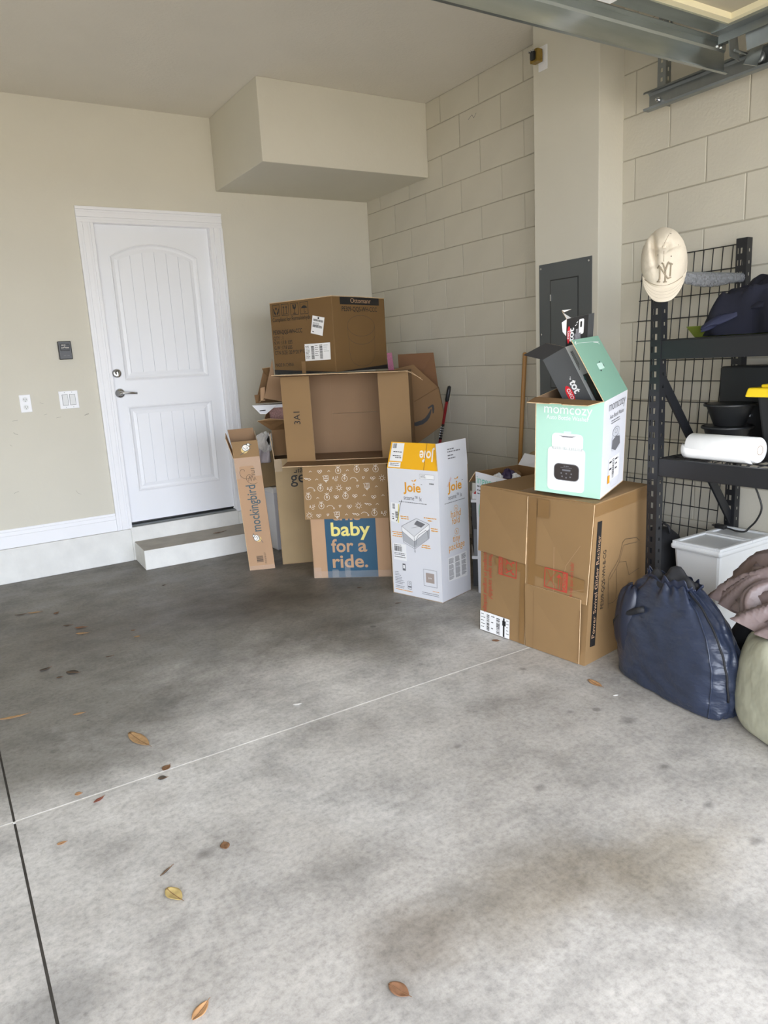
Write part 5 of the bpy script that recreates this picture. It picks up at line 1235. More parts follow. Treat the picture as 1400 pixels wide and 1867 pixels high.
# ================================================================== shelving by the block wall
def shelving():
    t = thing('shelving_unit', 'black boltless steel shelving unit by the block wall', 'shelving unit', (-.36, -3.9, 0))
    ya, yb = -3.271, -4.52; xf, xb = -.660, -.090
    def post(x, y, top, side):
        m = MB(); w = .050
        perforated(m, (x, y, 0), (0, -1, 0), (0, 0, 1), w, top, [(.006, .012), (.021, .033)], .0508, .03, .024)
        perforated(m, (x, y-w, 0), (1, 0, 0), (0, 0, 1), .039, top, [(.016, .026)], .0508, .035, .014)
        m.add([(x, y, 0), (x+.012, y, 0), (x+.012, y, top), (x, y, top)], [(0, 1, 2, 3)])
        m.add([(x+.039, y-w, 0), (x+.039, y-w+.008, 0), (x+.039, y-w+.008, top), (x+.039, y-w, top)], [(0, 1, 2, 3)])
        return build('post', m, BLACKSTEEL, t, solid=.002)
    post(xf, ya, 1.70, 0); post(xb, ya, 1.772, 0); post(xf, yb+.05, 1.772, 1); post(xb, yb+.05, 1.772, 1)
    for zt in (1.347, .858):
        build('long_beam', MB().box((xf+.004, yb+.05, zt-.076), (xf+.030, ya-.050, zt)).box((xf+.004, yb+.05, zt-.012), (xf+.045, ya-.05, zt-.006)), BLACKSTEEL, t, bevel=.003)
        build('long_beam', MB().box((xb+.010, yb+.05, zt-.076), (xb+.034, ya-.050, zt)), BLACKSTEEL, t, bevel=.003)
        build('end_beam', MB().box((xf+.040, ya-.046, zt-.060), (xb, ya-.030, zt-.004)), BLACKSTEEL, t, bevel=.003)
    build('deck_board', MB().box((xf+.045, yb+.06, 1.337), (xb+.008, ya-.09, 1.3515)), BLACKPLASTIC, t, label='black deck board of the upper shelf')
    dk = build('wire_deck', MB().tube([(xf+.03, ya-.055, .859), (xb+.01, ya-.055, .859)], .003, 6), BLACKWIRE, t, label='black wire deck of the lower shelf')
    for k in range(26):
        y = ya-.07-.045*k; build('deck_wire', MB().tube([(xf+.03, y, .859), (xb+.012, y, .859)], .0022, 6), BLACKWIRE, dk)
    for k in range(4):
        x = xf+.10+.135*k; build('deck_wire', MB().tube([(x, ya-.055, .855), (x, yb+.06, .855)], .003, 6), BLACKWIRE, dk)
    a, b = V((-.628, -3.305, 1.205)), V((-.078, -3.305, .490)); d = (b-a).normalized(); s = V((d.z, 0, -d.x))*.022
    build('diagonal_brace', MB().hexa([a-s, a+s, a+s+V((0, .012, 0)), a-s+V((0, .012, 0))], [b-s, b+s, b+s+V((0, .012, 0)), b-s+V((0, .012, 0))]), BLACKSTEEL, t, bevel=.002)
    br = build('top_end_bar', MB().box((-.622, -3.312, 1.585), (-.09, -3.300, 1.622)), GALVD, t, label='bare metal bar between the post tops')
    # bubble wrap round the bar
    def wrap(i, j):
        a = j*6.283; x = -.60+.515*i; sag = .022*math.sin(math.pi*i)**2
        return V((x, -3.306+.014*math.cos(a), 1.602-sag*(.5-.5*math.sin(a))+(.020+.0012*math.sin(60*i))*math.sin(a)))
    build('bubble_wrap', MB().grid(wrap, 40, 12), BUBBLE, br, smooth=True)
    # wire grid leaning on the wall behind
    g = thing('wire_grid_panel', 'black wire grid panel leaning on the block wall behind the shelving', 'wire grid', (-.10, -3.0, 0))
    X = lambda z: -.016-.155*(1-z/1.757)
    y0, y1, nz = -2.712, -3.258, 17; zt = 1.757
    for k in range(12):
        y = y0+(y1-y0)*k/11; build('wire', MB().tube([(X(.012), y, .012), (X(zt), y, zt)], .0026, 6), BLACKWIRE, g)
    for k in range(nz+1):
        z = zt-.1016*k; build('wire', MB().tube([(X(z)-.004, y0+.003, z), (X(z)-.004, y1-.003, z)], .0026, 6), BLACKWIRE, g)
shelving()

def cloth_blob(mb, fn, nu=72, nv=36): return mb.grid(fn, nu, nv, True)
def shelf_things():
    # navy garment heap over a lime tray
    t = thing('lime_tray', 'lime green plastic tray under the navy garments on the upper shelf', 'tray', (-.40, -3.60, 1.352))
    m = MB(); q = [(-.535, -3.345), (-.535, -3.90), (-.20, -3.90), (-.20, -3.345)]
    m.add([(x*1.0, y, 1.352) for x, y in [(-.51, -3.37), (-.51, -3.88), (-.22, -3.88), (-.22, -3.37)]]+[(x, y, 1.398) for x, y in q]+[(x, y, 1.398) for x, y in [(-.52, -3.36), (-.52, -3.885), (-.215, -3.885), (-.215, -3.36)]]+[(x, y, 1.358) for x, y in [(-.50, -3.38), (-.50, -3.87), (-.23, -3.87), (-.23, -3.38)]],
          [(3, 2, 1, 0)]+[(a+i, a+(i+1) % 4, a+4+(i+1) % 4, a+4+i) for a in (0, 4, 8) for i in range(4)]+[(12, 13, 14, 15)])
    build('tray', m, LIMEPL, t, bevel=.004)
    t = thing('navy_garments', 'heap of dark navy clothes on the upper shelf', 'clothes', (-.40, -3.62, 1.36))
    def heap(i, j):
        a = i*6.283; r_ = math.sin(min(1, j*1.04)*math.pi/2)
        n_ = noise.noise((math.cos(a)*1.3*r_*2+5, math.sin(a)*1.3*r_*2, j*1.7)); n2 = abs(noise.noise((math.cos(a)*3*r_, math.sin(a)*3*r_+7, j*4)))
        x = -.42+r_*(.150+.05*n_)*math.cos(a); y = -3.635+r_*(.270+.05*n_)*math.sin(a)
        prof = (1-r_**2.6)
        ridge = .05*math.exp(-((y+3.62+.10)/.13)**2)
        h = (.150+ridge+.06*n_)*prof**.6
        return V((x, y, max(1.40-.045*max(0, r_-.8)*5, 1.352+.0)+h-.10*n2*prof+.03*noise.noise((x*22, y*22, 4))*prof))
    cloth_blob(MB(), heap)
    build('garment', cloth_blob(MB(), heap, 80, 40), NAVYD, t, smooth=True)
    def fold(cx, cy, cz, L, w, ang, droop):
        def f(i, j):
            a = i*6.283; x = (j-.5)*L
            rr = w*(1-.5*abs(2*j-1)**3)
            p = V((rr*.8*math.cos(a), x, rr*.55*math.sin(a)-droop*(j)**2)); c_, s_ = math.cos(ang), math.sin(ang)
            n_ = .4*w*noise.noise((math.cos(a)*1.5+cx*9, math.sin(a)*1.5, j*4))
            return V((cx+p.x*c_-p.y*s_+n_, cy+p.x*s_+p.y*c_, cz+p.z+n_))
        return f
    for k, (cx, cy, cz, L, w, ang, dr, m_) in enumerate(((-.535, -3.54, 1.435, .20, .034, .5, .05, mat('navy_blue', (36, 40, 64), .8, var=.1)), (-.47, -3.66, 1.525, .26, .045, -.3, .04, NAVYD), (-.51, -3.74, 1.47, .22, .04, .2, .02, NAVYD), (-.40, -3.52, 1.48, .24, .04, 1.0, .03, BLACKCLOTH))):
        build('sleeve', MB().grid(fold(cx, cy, cz, L, w, ang, dr), 24, 18, True), m_, t, smooth=True)
    # lower shelf: case, bowls, roll, tote
    t = thing('black_case', 'flat black case standing at the back of the lower shelf', 'case', (-.20, -3.49, .862))
    build('case', MB().box((-.285, -3.612, .864), (-.13, -3.345, 1.222)), BLACKPLASTIC, t, bevel=.008)
    build('clasp', MB().box((-.292, -3.50, 1.01), (-.284, -3.47, 1.02)), BOLT, t)
    def bowl(name, lab, z0, z1, dx, dy):
        b = thing(name, lab, 'bowl', (-.43+dx, -3.485+dy, z0), 'black bowls on the lower shelf')
        build('bowl_wall', MB().lathe((-.43+dx, -3.485+dy, z0), [(.055, 0), (.060, .002), (.092, z1-z0-.008), (.098, z1-z0-.004), (.098, z1-z0), (.088, z1-z0), (.056, .008), (0, .008)], seg=36), BLACKPLASTIC, b, smooth=True)
        build('rim', MB().lathe((-.43+dx, -3.485+dy, z1), [(.094, -.010), (.101, -.010), (.103, -.005), (.101, 0), (.094, 0)], seg=36), BLACKPLASTIC, b, smooth=True)
    bowl('lower_bowl', 'black plastic bowl on the lower shelf, under the other bowl', .862, .985, 0, 0)
    bowl('upper_bowl', 'black plastic bowl stacked on top of the other bowl', .986, 1.078, 0, -.008)
    t = thing('paper_towel_roll', 'white paper towel roll lying on the lower shelf', 'paper towels', (-.57, -3.56, .862))
    c0, c1 = V((-.575, -3.420, .914)), V((-.575, -3.718, .914))
    build('roll', MB().lathe(c0, [(.018, 0), (.046, 0), (.050, .006), (.050, .292), (.046, .298), (.018, .298)], axis=c1-c0, seg=36), TOWELPAPER, t, smooth=True)
    build('core', MB().lathe(c0-V((0, -.001, 0)), [(.019, 0), (.019, .300), (.017, .300), (.017, 0)], axis=c1-c0, seg=20), KRAFT, t)
    build('loose_sheet', MB().grid(lambda i, j: V((-.612-.03*j*(1-j)*2-.002, -3.405-.30*i-.01*j, .905-.040*j+.018*(1-i)**4*(1-j))), 12, 8), TOWELPAPER, t, smooth=True, solid=.002)
    t = thing('storage_tote', 'black storage tote with yellow lid on the lower shelf', 'storage tote', (-.33, -3.9, .862))
    m = MB(); m.hexa([(-.49, -4.12, .862), (-.17, -4.12, .862), (-.17, -3.685, .862), (-.49, -3.685, .862)], [(-.515, -4.15, 1.125), (-.14, -4.15, 1.125), (-.14, -3.655, 1.125), (-.515, -3.655, 1.125)])
    build('tub', m, BLACKPLASTIC, t, bevel=.012)
    build('lid', MB().hexa([(-.535, -4.17, 1.112), (-.12, -4.17, 1.112), (-.12, -3.618, 1.112), (-.535, -3.618, 1.112)], [(-.528, -4.165, 1.148), (-.127, -4.165, 1.148), (-.127, -3.626, 1.148), (-.528, -3.626, 1.148)]).box((-.50, -4.13, 1.146), (-.155, -3.662, 1.160)), YELLOWPL, t, bevel=.006, label='bright yellow lid')
    build('latch', MB().box((-.36, -3.675, .92), (-.28, -3.652, 1.04)), YELLOWPL, t, bevel=.006)
shelf_things()

# ------------------------------------------------------------------ cap on the post
def cap():
    O = V((-.648, -3.318, 1.655)); w = V((-.795, -.607, 0)); r = V((.607, -.795, 0)); up = V((0, 0, 1))
    t = thing('baseball_cap', 'cream baseball cap with raised monogram, hung over the shelving post', 'cap', (-.66, -3.33, 1.50))
    def surf(x, z):            # how far the crown stands out towards the room at (x, z)
        ax, az = .086, .132
        zc = z-.002 if z > 0 else z*1.0
        q = 1-(x/ax)**2*(1-.15*zc/az)-(zc/az)**2
        d = .078*math.sqrt(max(q, 0.0))
        d -= .040*math.exp(-((x+.038+.12*(z-.045))/.011)**2-((z-.050)/.060)**2)      # long fold on the left
        d -= .018*math.exp(-((x+.002)/.034)**2-((z-.052)/.012)**2)
        d -= .006*math.exp(-((z-.028-.5*abs(x))/.004)**2)*(1 if z > .01 else 0)
        d += .007*math.exp(-((x-.030)/.010)**2-((z-.06)/.05)**2)-.005*math.exp(-((z-.0-.35*x)/.005)**2-((x+.055)/.03)**2)-.005*math.exp(-((z+.03+.25*x)/.005)**2-((x+.06)/.025)**2)      # dent at the button
        d += .010*math.exp(-((x-.005)/.020)**2-((z-.088)/.030)**2)
        d += (.0030*noise.noise((x*30, z*22, 3.0))+.0025*noise.noise((x*14+4, z*50, 1.0)))*min(1, max(0, (z+.03)/.05))
        return d
    def crown(i, j):
        a = i*2*math.pi; rho = math.sin(j*math.pi/2)
        sx = rho*math.cos(a); sz = rho*math.sin(a)
        x = .086*sx*(1-.04*sz)-.008*sz; z = .128*sz*(abs(sz)**-.12 if abs(sz) > .05 else 1)
        if sz > .55: z -= .010*max(0, -sx-.1)                           # shoulder lower on the left
        return O+r*x+up*z+w*(surf(x*.995, z*.995)+.006)
    build('crown', MB().grid(crown, 72, 26, True), CAPCLOTH, t, smooth=True, solid=.003)
    def brim(i, j):
        x = (i-.5)*2; bx = .081*x*(1-.06*j**2)
        ztop = -.098+.052*x*x; zbot = -.158+.075*abs(x)**2.8
        z = ztop+(zbot-ztop)*j
        return O+r*bx+up*z+w*(.050-.028*x*x+.030*j*(1-x*x*.6))
    build('brim', MB().grid(brim, 30, 10), CAPCLOTH, t, smooth=True, solid=.004)
    for k in range(3):
        build('brim_stitching', MB().tube([brim(i/24, .35+.2*k)+w*.0022 for i in range(25)], .0004, 5), CAPTHREAD, t)
    band = [O+r*(.083*x)+up*(-.094+.042*x*x)+w*(surf(.083*x*.97, -.094+.042*x*x)*.9+.012) for x in [-.95+1.9*i/24 for i in range(25)]]
    build('crown_seam', MB().tube(band, .0018, 6), CAPTHREAD, t, smooth=True)
    on = lambda x, z, d=.0075: O+r*x+up*z+w*(surf(x, z)+d)
    build('button', MB().lathe(on(.0, .052), [(.008, 0), (.008, .003), (.005, .006), (0, .007)], axis=w, seg=14), CAPCLOTH, t, smooth=True)
    build('panel_seam', MB().tube([on(-.002+.004*k, .060+.008*k) for k in range(8)], .0011, 5), CAPTHREAD, t)
    build('panel_seam', MB().tube([on(-.001, .044-.010*k) for k in range(6)], .0011, 5), CAPTHREAD, t)
    for x, z in ((.022, .098), (.050, .055), (.026, .012), (-.022, .022)):
        build('eyelet', MB().lathe(on(x, z, .0072), [(.0022, 0), (.0022, .0012), (0, .0012)], axis=w, seg=10), INKD, t)
    # raised interlocked monogram
    cx, cz = .006, -.050; s = .5
    strokes = [[(-.030, .016), (-.024, .026), (-.016, .014), (.004, -.018), (.010, -.026)], [(-.026, -.034), (-.020, -.024), (-.020, .012), (-.024, .024)], [(-.030, -.034), (-.018, -.036)],
               [(.010, -.026), (.022, -.022)], [(.012, .030), (.020, .026), (.018, -.018)], [(.016, .030), (.026, .026)],
               [(-.014, .034), (-.008, .030), (.000, .004)], [(.012, .036), (.008, .028), (.000, .004)], [(.000, .004), (.000, -.036)], [(-.006, -.038), (.006, -.038)]]
    for st in strokes:
        build('monogram_stroke', MB().tube([on(cx+x, cz+z*1.0+.006, .0092) for x, z in st], .0030, 6), CAPTHREAD, t, smooth=True)
cap()

# ------------------------------------------------------------------ bin, cable, rucksack under the shelf
def under_shelf():
    t = thing('white_storage_bin', 'white plastic bin with split lid under the shelving', 'storage bin', (-.29, -3.40, 0))
    x0, x1, y0, y1 = -.498, -.080, -3.525, -3.275
    m = MB(); m.hexa([(x0+.045, y0+.03, 0), (x1-.045, y0+.03, 0), (x1-.045, y1-.03, 0), (x0+.045, y1-.03, 0)], [(x0+.012, y0+.010, .438), (x1-.012, y0+.010, .438), (x1-.012, y1-.010, .438), (x0+.012, y1-.010, .438)])
    build('tub', m, PLASTICWHITE, t, bevel=.014)
    build('rim', MB().hexa([(x0, y0, .425), (x1, y0, .425), (x1, y1, .425), (x0, y1, .425)], [(x0, y0, .452), (x1, y0, .452), (x1, y1, .452), (x0, y1, .452)]), PLASTICWHITE, t, bevel=.010)
    xm = -.255
    for a, b in ((x0+.006, xm-.002), (xm+.002, x1-.006)):
        m = MB(); w = .020; z = .462
        for p, q in (((a, y0+.006), (b, y0+.006+w)), ((a, y1-.006-w), (b, y1-.006)), ((a, y0+.006+w), (a+w, y1-.006-w)), ((b-w, y0+.006+w), (b, y1-.006-w))):
            m.box((p[0], p[1], .450), (q[0], q[1], z))
        l = build('lid', m, PLASTICWHITE, t, bevel=.003)
        build('lid_recess', MB().box((a+w, y0+.006+w, .446), (b-w, y1-.006-w, .455)), LIDCLEAR, l)
    t = thing('power_cord', 'black power cord hanging from the lower shelf onto the white bin lid', 'power cord', (-.155, -3.31, .468))
    pts = [(-.165, -3.320, .472), (-.165, -3.350, .470), (-.175, -3.390, .468), (-.165, -3.425, .470), (-.155, -3.440, .490), (-.15, -3.468, .527), (-.15, -3.489, .585), (-.15, -3.471, .645), (-.15, -3.443, .703), (-.16, -3.42, .790), (-.16, -3.42, .850)]
    P = [V(p) for p in pts]; path = []
    for i in range(len(P)-1):
        p0, p1, p2, p3 = P[max(i-1, 0)], P[i], P[i+1], P[min(i+2, len(P)-1)]
        for k in range(6):
            s = k/6; path.append(.5*((2*p1)+(p2-p0)*s+(2*p0-5*p1+4*p2-p3)*s*s+(3*p1-p0-3*p2+p3)*s**3))
    path.append(P[-1])
    build('cable', MB().tube(path, .0042, 8), BLACKPLASTIC, t, smooth=True)
    pg = build('plug', MB().obox((-.180, -3.330, .4635), (.028, 0, 0), (.006, .055, 0), (0, 0, .020)), BLACKPLASTIC, t, bevel=.004)
    for k in (0, 1): build('prong', MB().box((-.172+.012*k, -3.278, .472), (-.170+.012*k, -3.262, .479)), BOLT, pg)
    t = thing('black_rucksack', 'black rucksack with a top loop on the floor beside the white bin', 'bag', (-.36, -3.12, 0))
    def rs(i, j):
        a = i*6.283; ca, sa = math.cos(a), math.sin(a); k = (abs(ca)**3+abs(sa)**3)**(-1/3)
        f = [(0, 0), (.9, 0), (1, .04), (1, .25), (.95, .36), (.75, .43), (.4, .468), (0, .475)]
        q = j*(len(f)-1); n_ = min(int(q), len(f)-2); s = q-n_
        rr = f[n_][0]*(1-s)+f[n_+1][0]*s; z = f[n_][1]*(1-s)+f[n_+1][1]*s
        return V((-.365+.115*rr*k*ca*(1+.05*noise.noise((ca*2, sa*2, j*5))), -3.115+.105*rr*k*sa, z))
    build('pack', MB().grid(rs, 40, 21, True), BLACKCLOTH, t, smooth=True)
    build('top_loop', MB().tube([(-.385, -3.13, .455), (-.388, -3.135, .49), (-.385, -3.155, .502), (-.38, -3.178, .49), (-.378, -3.185, .455)], .006, 8), BLACKCLOTH, t, smooth=True)
under_shelf()

# ------------------------------------------------------------------ soft sacks in front of the shelving
def sack_fn(c, dL, hl, hr, prof, sup, pleat, npl, top_shift=(0, 0), seed=0, wr=.012):
    """c centre on the floor, dL long axis; prof = [(radius factor, z)]; sup = corner squareness"""
    dL = V((dL[0], dL[1], 0)).normalized(); dR = V((dL.y, -dL.x, 0)); c = V(c); zt = prof[-1][1]
    def f(i, j):
        a = i*2*math.pi; q = j*(len(prof)-1); n_ = min(int(q), len(prof)-2); s = q-n_
        P0, P1, P2, P3 = prof[max(n_-1, 0)], prof[n_], prof[n_+1], prof[min(n_+2, len(prof)-1)]
        cr = lambda k: .5*(2*P1[k]+(P2[k]-P0[k])*s+(2*P0[k]-5*P1[k]+4*P2[k]-P3[k])*s*s+(3*P1[k]-P0[k]-3*P2[k]+P3[k])*s**3)
        rr, z = max(0, cr(0)), max(.003, cr(1))
        h = max(0, min(1, z/zt)); e = sup*(1-h)+2.1*h
        ca, sa = math.cos(a), math.sin(a); k = (abs(ca)**e+abs(sa)**e)**(-1/e)
        hp = max(0, (h-.45)/.55)
        pl_ = pleat*hp*(math.sin(npl*a+2.5*noise.noise((ca*2, sa*2, seed)))+.6*math.sin(npl*1.7*a+1.3))
        n1 = noise.noise((ca*1.6+seed, sa*1.6, z*5))*.026+noise.noise((ca*4, sa*4+seed, z*22))*wr
        n1 *= min(1, j*6)
        d = (1+(pl_+n1)/max(.08, .25*rr)*.25)*rr*k if rr > .01 else 0
        sh = V((top_shift[0]*h*h, top_shift[1]*h*h, 0))
        return c+sh+dL*(hl*d*ca)+dR*(hr*d*sa)+V((0, 0, z+(.5*pl_+ .3*n1)*hp))
    return f, dL, dR
def soft_sacks():
    t = thing('navy_sack', 'stuffed navy nylon drawstring sack on the floor in front of the shelving', 'sack', (-.943, -3.647, 0))
    prof = [(0, .004), (.55, .003), (.88, .004), (.98, .015), (1.01, .06), (1.04, .12), (1.05, .18), (1.01, .245), (.90, .31), (.74, .365), (.56, .405), (.44, .425)]
    f, dL, dR = sack_fn((-.943, -3.647, 0), (.16, .987), .272, .096, prof, 3.6, .011, 11, (.035, .05), 2.0, .05)
    build('sack_body', MB().grid(f, 150, 66, True), NAVY, t, smooth=True)
    # gathered hem standing up round the mouth, black contents in it
    def hem(i, j):
        a = i*2*math.pi; p = f(i, 1.0); c_ = V((-.906, -3.595, p.z)); o = (p-c_)
        return c_+o*(1+.08*math.sin(j*2.2)*(1+.4*math.sin(7*a)))+V((0, 0, .020*j*(1+.4*math.sin(3*a+1)+.15*math.sin(11*a))))
    build('gathered_hem', MB().grid(hem, 150, 8, True), mat('navy_hem', (36, 42, 60), .4, var=.1), t, smooth=True, solid=.002)
    def cont(i, j):
        a = i*6.283; r_ = math.sin(j*math.pi/2); n_ = noise.noise((math.cos(a)*r_*2, math.sin(a)*r_*2, 2.2))
        return V((-.904+.050*r_*math.cos(a), -3.595+.125*r_*math.sin(a), .395+(.066+.07*n_)*math.sqrt(max(0, 1-r_*r_))))
    build('contents', MB().grid(cont, 40, 16, True), BLACKCLOTH, t, smooth=True)
    on = lambda a, j, d=.004: (lambda p: p+(p-V((-.943, -3.647, p.z))).normalized()*d)(f(a % 1.0, j))
    # corner seam and drawstring
    sa = .5+.115
    build('seam', MB().tube([on(sa-.012*max(0, j-.6), j, .002) for j in [.24+.68*k/30 for k in range(31)]], .0035, 6), NAVY, t, smooth=True)
    build('drawstring', MB().tube([on(.60-.045*k/20, 1.0-.60*k/20, .006) for k in range(21)], .004, 6), BLACKCLOTH, t, smooth=True)
    # side strap with loop
    st = MB()
    pth = [on(.80, .74, .0), on(.815, .72, .010), on(.84, .68, .014), on(.865, .64, .016), on(.89, .60, .016), on(.91, .55, .012), on(.92, .50, .0)]
    st.tube(pth, .013, 8); build('strap', st, BLACKCLOTH, t, smooth=True)
    def lobe(i, j):
        a = i*6.283; b = j*math.pi
        n_ = 1+.25*noise.noise((math.cos(a)*1.5, math.sin(a)*1.5, j*3))
        return V((-.945, -3.435, .225))+V((.062*math.sin(b)*math.cos(a), .070*math.sin(b)*math.sin(a), .150*math.cos(b)))*n_
    build('side_pouch', MB().grid(lobe, 30, 18, True), mat('navy_deep', (30, 34, 48), .4, var=.1), t, smooth=True)
    # sage sack at the right edge
    t = thing('sage_sack', 'pale sage fabric sack at the right edge beside the navy sack', 'sack', (-.885, -4.172, 0))
    prof = [(0, .004), (.6, .003), (.9, .004), (1.0, .03), (1.05, .10), (1.06, .19), (1.04, .27), (.97, .325), (.78, .352), (.40, .362), (.0, .366)]
    f2, _, _ = sack_fn((-.885, -4.172, 0), (.30, .954), .262, .20, prof, 3.4, .010, 9, (0, 0), 5.0, .016)
    build('sack_body', MB().grid(f2, 110, 50, True), SAGE, t, smooth=True)
    p = f2(.545, .74); build('patch', MB().obox(p+V((-.03, .0, .0)), (.03, -.035, .002), (.02, .018, .012), (-.004, -.003, .004)), BLACKCLOTH, t)
    build('hem_cord', MB().tube([f2(.36+.30*k/20, .40)+V((-.006, -.004, 0)) for k in range(21)], .003, 6), SAGE, t, smooth=True)
    # taupe fabric heap on top
    t = thing('taupe_fabric', 'heap of shiny taupe fabric on top of the sage sack', 'fabric', (-.74, -4.05, .35))
    def dome(c, rx, ry, h, seed, nf, amp, tilt=(0, 0)):
        def g_(i, j):
            a = i*6.283; r_ = math.sin(min(1, j)*math.pi/2); ca, sa = math.cos(a), math.sin(a)
            n_ = noise.noise((ca*r_*1.6+seed, sa*r_*1.6, seed*.7))
            ph = nf*a+3.0*n_+2.2*r_
            fold_ = (1-abs(math.sin(ph*.5)))**1.6+.5*(1-abs(math.sin(ph*.83+1.1)))**2
            q = amp*fold_*(.25+r_)
            x = rx*r_*ca*(1+.25*n_)*(1+q*1.4); y = ry*r_*sa*(1+.25*n_)*(1+q*1.4)
            z = h*(1-r_**2.4)*(1+.25*n_)+q*.10+tilt[0]*x+tilt[1]*y
            return V((c[0]+x, c[1]+y, c[2]+z))
        return g_
    for k, (c_, rx, ry, h, nf, amp, tl) in enumerate((((-.735, -4.02, .372), .165, .245, .215, 7, .22, (0, 0)), ((-.805, -3.925, .395), .11, .12, .135, 5, .30, (.25, -.1)), ((-.865, -4.08, .378), .12, .17, .12, 6, .28, (.2, .1)), ((-.66, -4.14, .40), .13, .16, .22, 5, .25, (0, 0)))):
        build('fabric_fold', MB().grid(dome(c_, rx, ry, h, 1.7*k+.4, nf, amp, tl), 140, 30, True), TAUPE, t, smooth=True, solid=.003)
    def pillow(c, ax, L_, w, h, seed):
        ax = V(ax).normalized(); sd = ax.cross(V((0, 0, 1))).normalized(); up_ = sd.cross(ax)
        def g_(i, j):
            a = i*6.283; e = math.sin(j*math.pi)**.55; rr = e*(1+.3*noise.noise((math.cos(a)*1.6+seed, math.sin(a)*1.6, j*4)))
            return V(c)+ax*((j-.5)*L_)+sd*(w*rr*math.cos(a))+up_*(h*rr*math.sin(a))
        return g_
    build('dark_lining', MB().grid(pillow((-.84, -3.91, .36), (.6, .4, .1), .24, .05, .055, 9.1), 24, 18, True), BLACKCLOTH, t, smooth=True)
    t = thing('black_bundle', 'black cloth bundle wedged on the floor behind the navy sack', 'cloth bundle', (-.75, -3.805, 0))
    build('bundle', MB().grid(pillow((-.750, -3.805, .165), (.03, .02, 1), .33, .062, .062, 4.3), 24, 18, True), BLACKCLOTH, t, smooth=True)
soft_sacks()

# ------------------------------------------------------------------ dry leaves and litter on the floor
def leaves():
    cols = dict(tan=mat('leaf_tan', (168, 134, 92), .7, var=.15, vscale=60), ochre=mat('leaf_ochre', (170, 148, 94), .7, var=.15, vscale=60), brown=mat('leaf_brown', (116, 84, 56), .75, var=.2, vscale=60),
                rust=mat('leaf_rust', (120, 84, 58), .7, var=.15, vscale=60), dark=mat('leaf_dark', (66, 58, 48), .8, var=.2, vscale=60), red=mat('leaf_red', (128, 62, 48), .7, var=.15, vscale=60), orange=mat('leaf_orange', (172, 130, 88), .7, var=.1, vscale=60),
                white=mat('litter_white', (226, 224, 220), .6))
    def leaf(x, y, L, W, ang, col, label, curl=.25, z=0.0, group=None, cat='leaf', name='dry_leaf'):
        t = thing(name, label, cat, (x, y, z), group)
        c_, s_ = math.cos(R(ang)), math.sin(R(ang))
        def f(i, j):
            u = (i-.5)*L; w = W*.5*math.sin(math.pi*min(1, .04+.96*i))**.8*(1-.25*(i-.4)); v_ = (j-.5)*2*w
            zz = .0015+curl*abs(v_)*.55+curl*.35*L*(2*i-1)**2*.35+.002*noise.noise((u*60, v_*60, x*7))
            return V((x+u*c_-v_*s_, y+u*s_+v_*c_, z+max(.0012, zz)))
        b = build('blade', MB().grid(f, 10, 6), cols[col], t, smooth=True, solid=.0008)
        if col != 'white': build('midrib', MB().tube([f(k/8, .5)+V((0, 0, .0008)) for k in range(9)]+[f(1, .5)+V((c_*L*.12, s_*L*.12, .001))], .0008, 5), cols['brown'], t)
    D = [  # x, y, length, width, turn, colour, label
        (-2.778, -2.702, .150, .050, -76, 'tan', 'large tan dry leaf, biggest on the floor, short of the pale joint', .3),
        (-2.907, -3.587, .068, .038, -72, 'ochre', 'yellowish dry leaf lying alone in the middle of the front slab', .5),
        (-2.588, -4.168, .055, .034, -71, 'rust', 'brown leaf nearest the bottom edge of the picture, right of centre', .4),
        (-2.962, -3.967, .052, .026, 33, 'orange', 'curled orange-tan leaf at the bottom edge, left of centre', .6),
        (-1.135, -3.412, .080, .030, -96, 'orange', 'orange-tan leaf on the floor in front of the navy sack', .35),
        (-2.729, -3.476, .036, .028, 80, 'brown', 'small dark brown leaf right of the yellowish leaf', .4)]
    grp = 'dry leaves on the floor'
    for x, y, L, W, a, c, lab, cu in D: leaf(x, y, L, W, a, c, lab, cu, group=grp)
    E = LEAFPTS
    for x, y, L, W, a, c, lab, cu in E:
        if c == 'white': leaf(x, y, L, W, a, c, lab, cu, cat='litter', name='paper_scrap')
        else: leaf(x, y, L, W, a, c, lab, cu, group=grp)
    leaf(-1.56, -.20, .10, .020, 8, 'brown', 'thin brown leaf lying on top of the concrete step', .2, .1385)

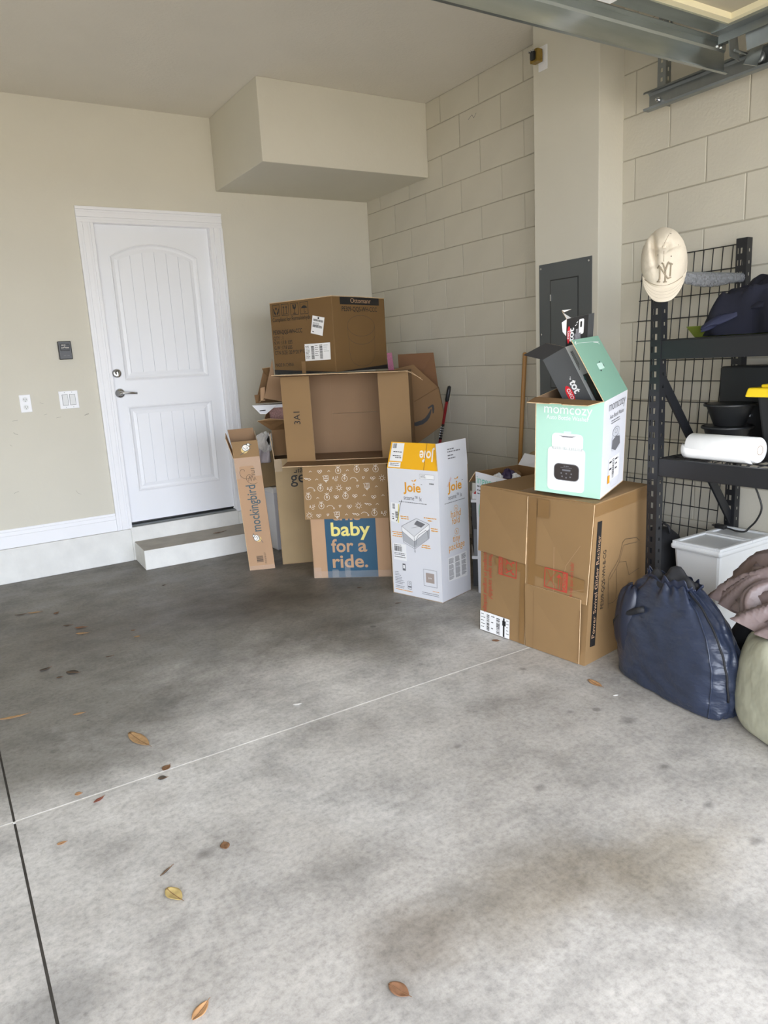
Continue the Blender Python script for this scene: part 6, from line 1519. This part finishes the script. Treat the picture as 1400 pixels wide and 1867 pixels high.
LEAFPTS = [
    (-2.907, -0.801, 0.075, 0.02, -22, 'tan', 'long tan leaf by the left edge, second row from the curb', 0.3),
    (-2.803, -0.902, 0.035, 0.022, 38, 'brown', 'small olive-brown leaf beside the long tan leaf near the curb', 0.4),
    (-2.978, -0.788, 0.06, 0.014, -12, 'dark', 'thin curled dark leaf at the left edge near the curb', 0.5),
    (-2.731, -1.26, 0.06, 0.025, -22, 'rust', 'rust-coloured leaf in the small cluster below the step', 0.4),
    (-2.742, -1.359, 0.065, 0.02, -27, 'tan', 'flat tan leaf just in front of the rust-coloured leaf', 0.3),
    (-2.518, -1.606, 0.03, 0.018, 8, 'tan', 'small tan leaf right of the leaf cluster below the step', 0.5),
    (-2.784, -1.173, 0.045, 0.014, -17, 'dark', 'narrow dark leaf left of the rust-coloured leaf', 0.4),
    (-2.873, -1.87, 0.062, 0.04, -42, 'dark', 'broad dark brown leaf flat on the dark floor area', 0.2),
    (-2.974, -1.75, 0.05, 0.022, 13, 'dark', 'folded dark leaf left of the broad dark brown leaf', 0.6),
    (-2.933, -1.893, 0.026, 0.018, -2, 'dark', 'tiny dark leaf just in front of the broad dark brown leaf', 0.5),
    (-3.15, -2.191, 0.105, 0.018, -10, 'tan', 'long narrow tan leaf at the left edge, above the joint crossing', 0.35),
    (-2.926, -2.332, 0.045, 0.016, -12, 'tan', 'small curled tan leaf between broad dark leaf and large tan leaf', 0.5),
    (-2.749, -2.958, 0.038, 0.028, 38, 'brown', 'mottled brown leaf touching the pale floor joint', 0.4),
    (-2.778, -3.015, 0.03, 0.022, -22, 'dark', 'black crumb-like leaf just in front of the pale floor joint', 0.5),
    (-3.031, -2.934, 0.022, 0.02, -12, 'orange', 'tiny round tan leaf behind the pale joint, left of the red-brown leaf', 0.2),
    (-2.982, -3.012, 0.04, 0.014, 28, 'red', 'small red-brown leaf just in front of the pale joint', 0.4),
    (-3.118, -3.176, 0.026, 0.014, -7, 'orange', 'tiny orange leaf on the front slab near the joint crossing', 0.4),
    (-2.898, -3.481, 0.045, 0.007, 30, 'dark', 'thin dark twig-like leaf above the yellowish leaf', 0.3),
    (-2.692, -1.786, 0.035, 0.01, -2, 'dark', 'thin dark sliver of leaf right of the broad dark brown leaf', 0.4),
    (-2.183, -2.814, 0.036, 0.016, -17, 'white', 'scrap of white litter lying short of the pale joint', 0.5),
    (-1.145, -2.814, 0.036, 0.022, -52, 'rust', 'rust-brown leaf at the foot of the big brown carton label', 0.2),
    (-1.229, -1.676, 0.03, 0.012, -62, 'dark', 'tiny dark leaf in front of the blue panel carton', 0.4),
    (-2.151, -0.791, 0.022, 0.012, -12, 'dark', 'tiny dark leaf between slim carton and leaf cluster', 0.4),
    (-2.512, -1.496, 0.02, 0.014, -2, 'brown', 'tiny brown leaf fragment right of the leaf cluster, behind the small tan leaf', 0.4),
    (-1.152, -3.531, 0.022, 0.008, -22, 'white', 'tiny white scrap right of the orange-tan leaf by the navy sack', 0.3),
    (-1.206, -2.059, 0.03, 0.01, -37, 'dark', 'sliver of dark leaf at the foot of the tall white carton', 0.3)]
leaves()
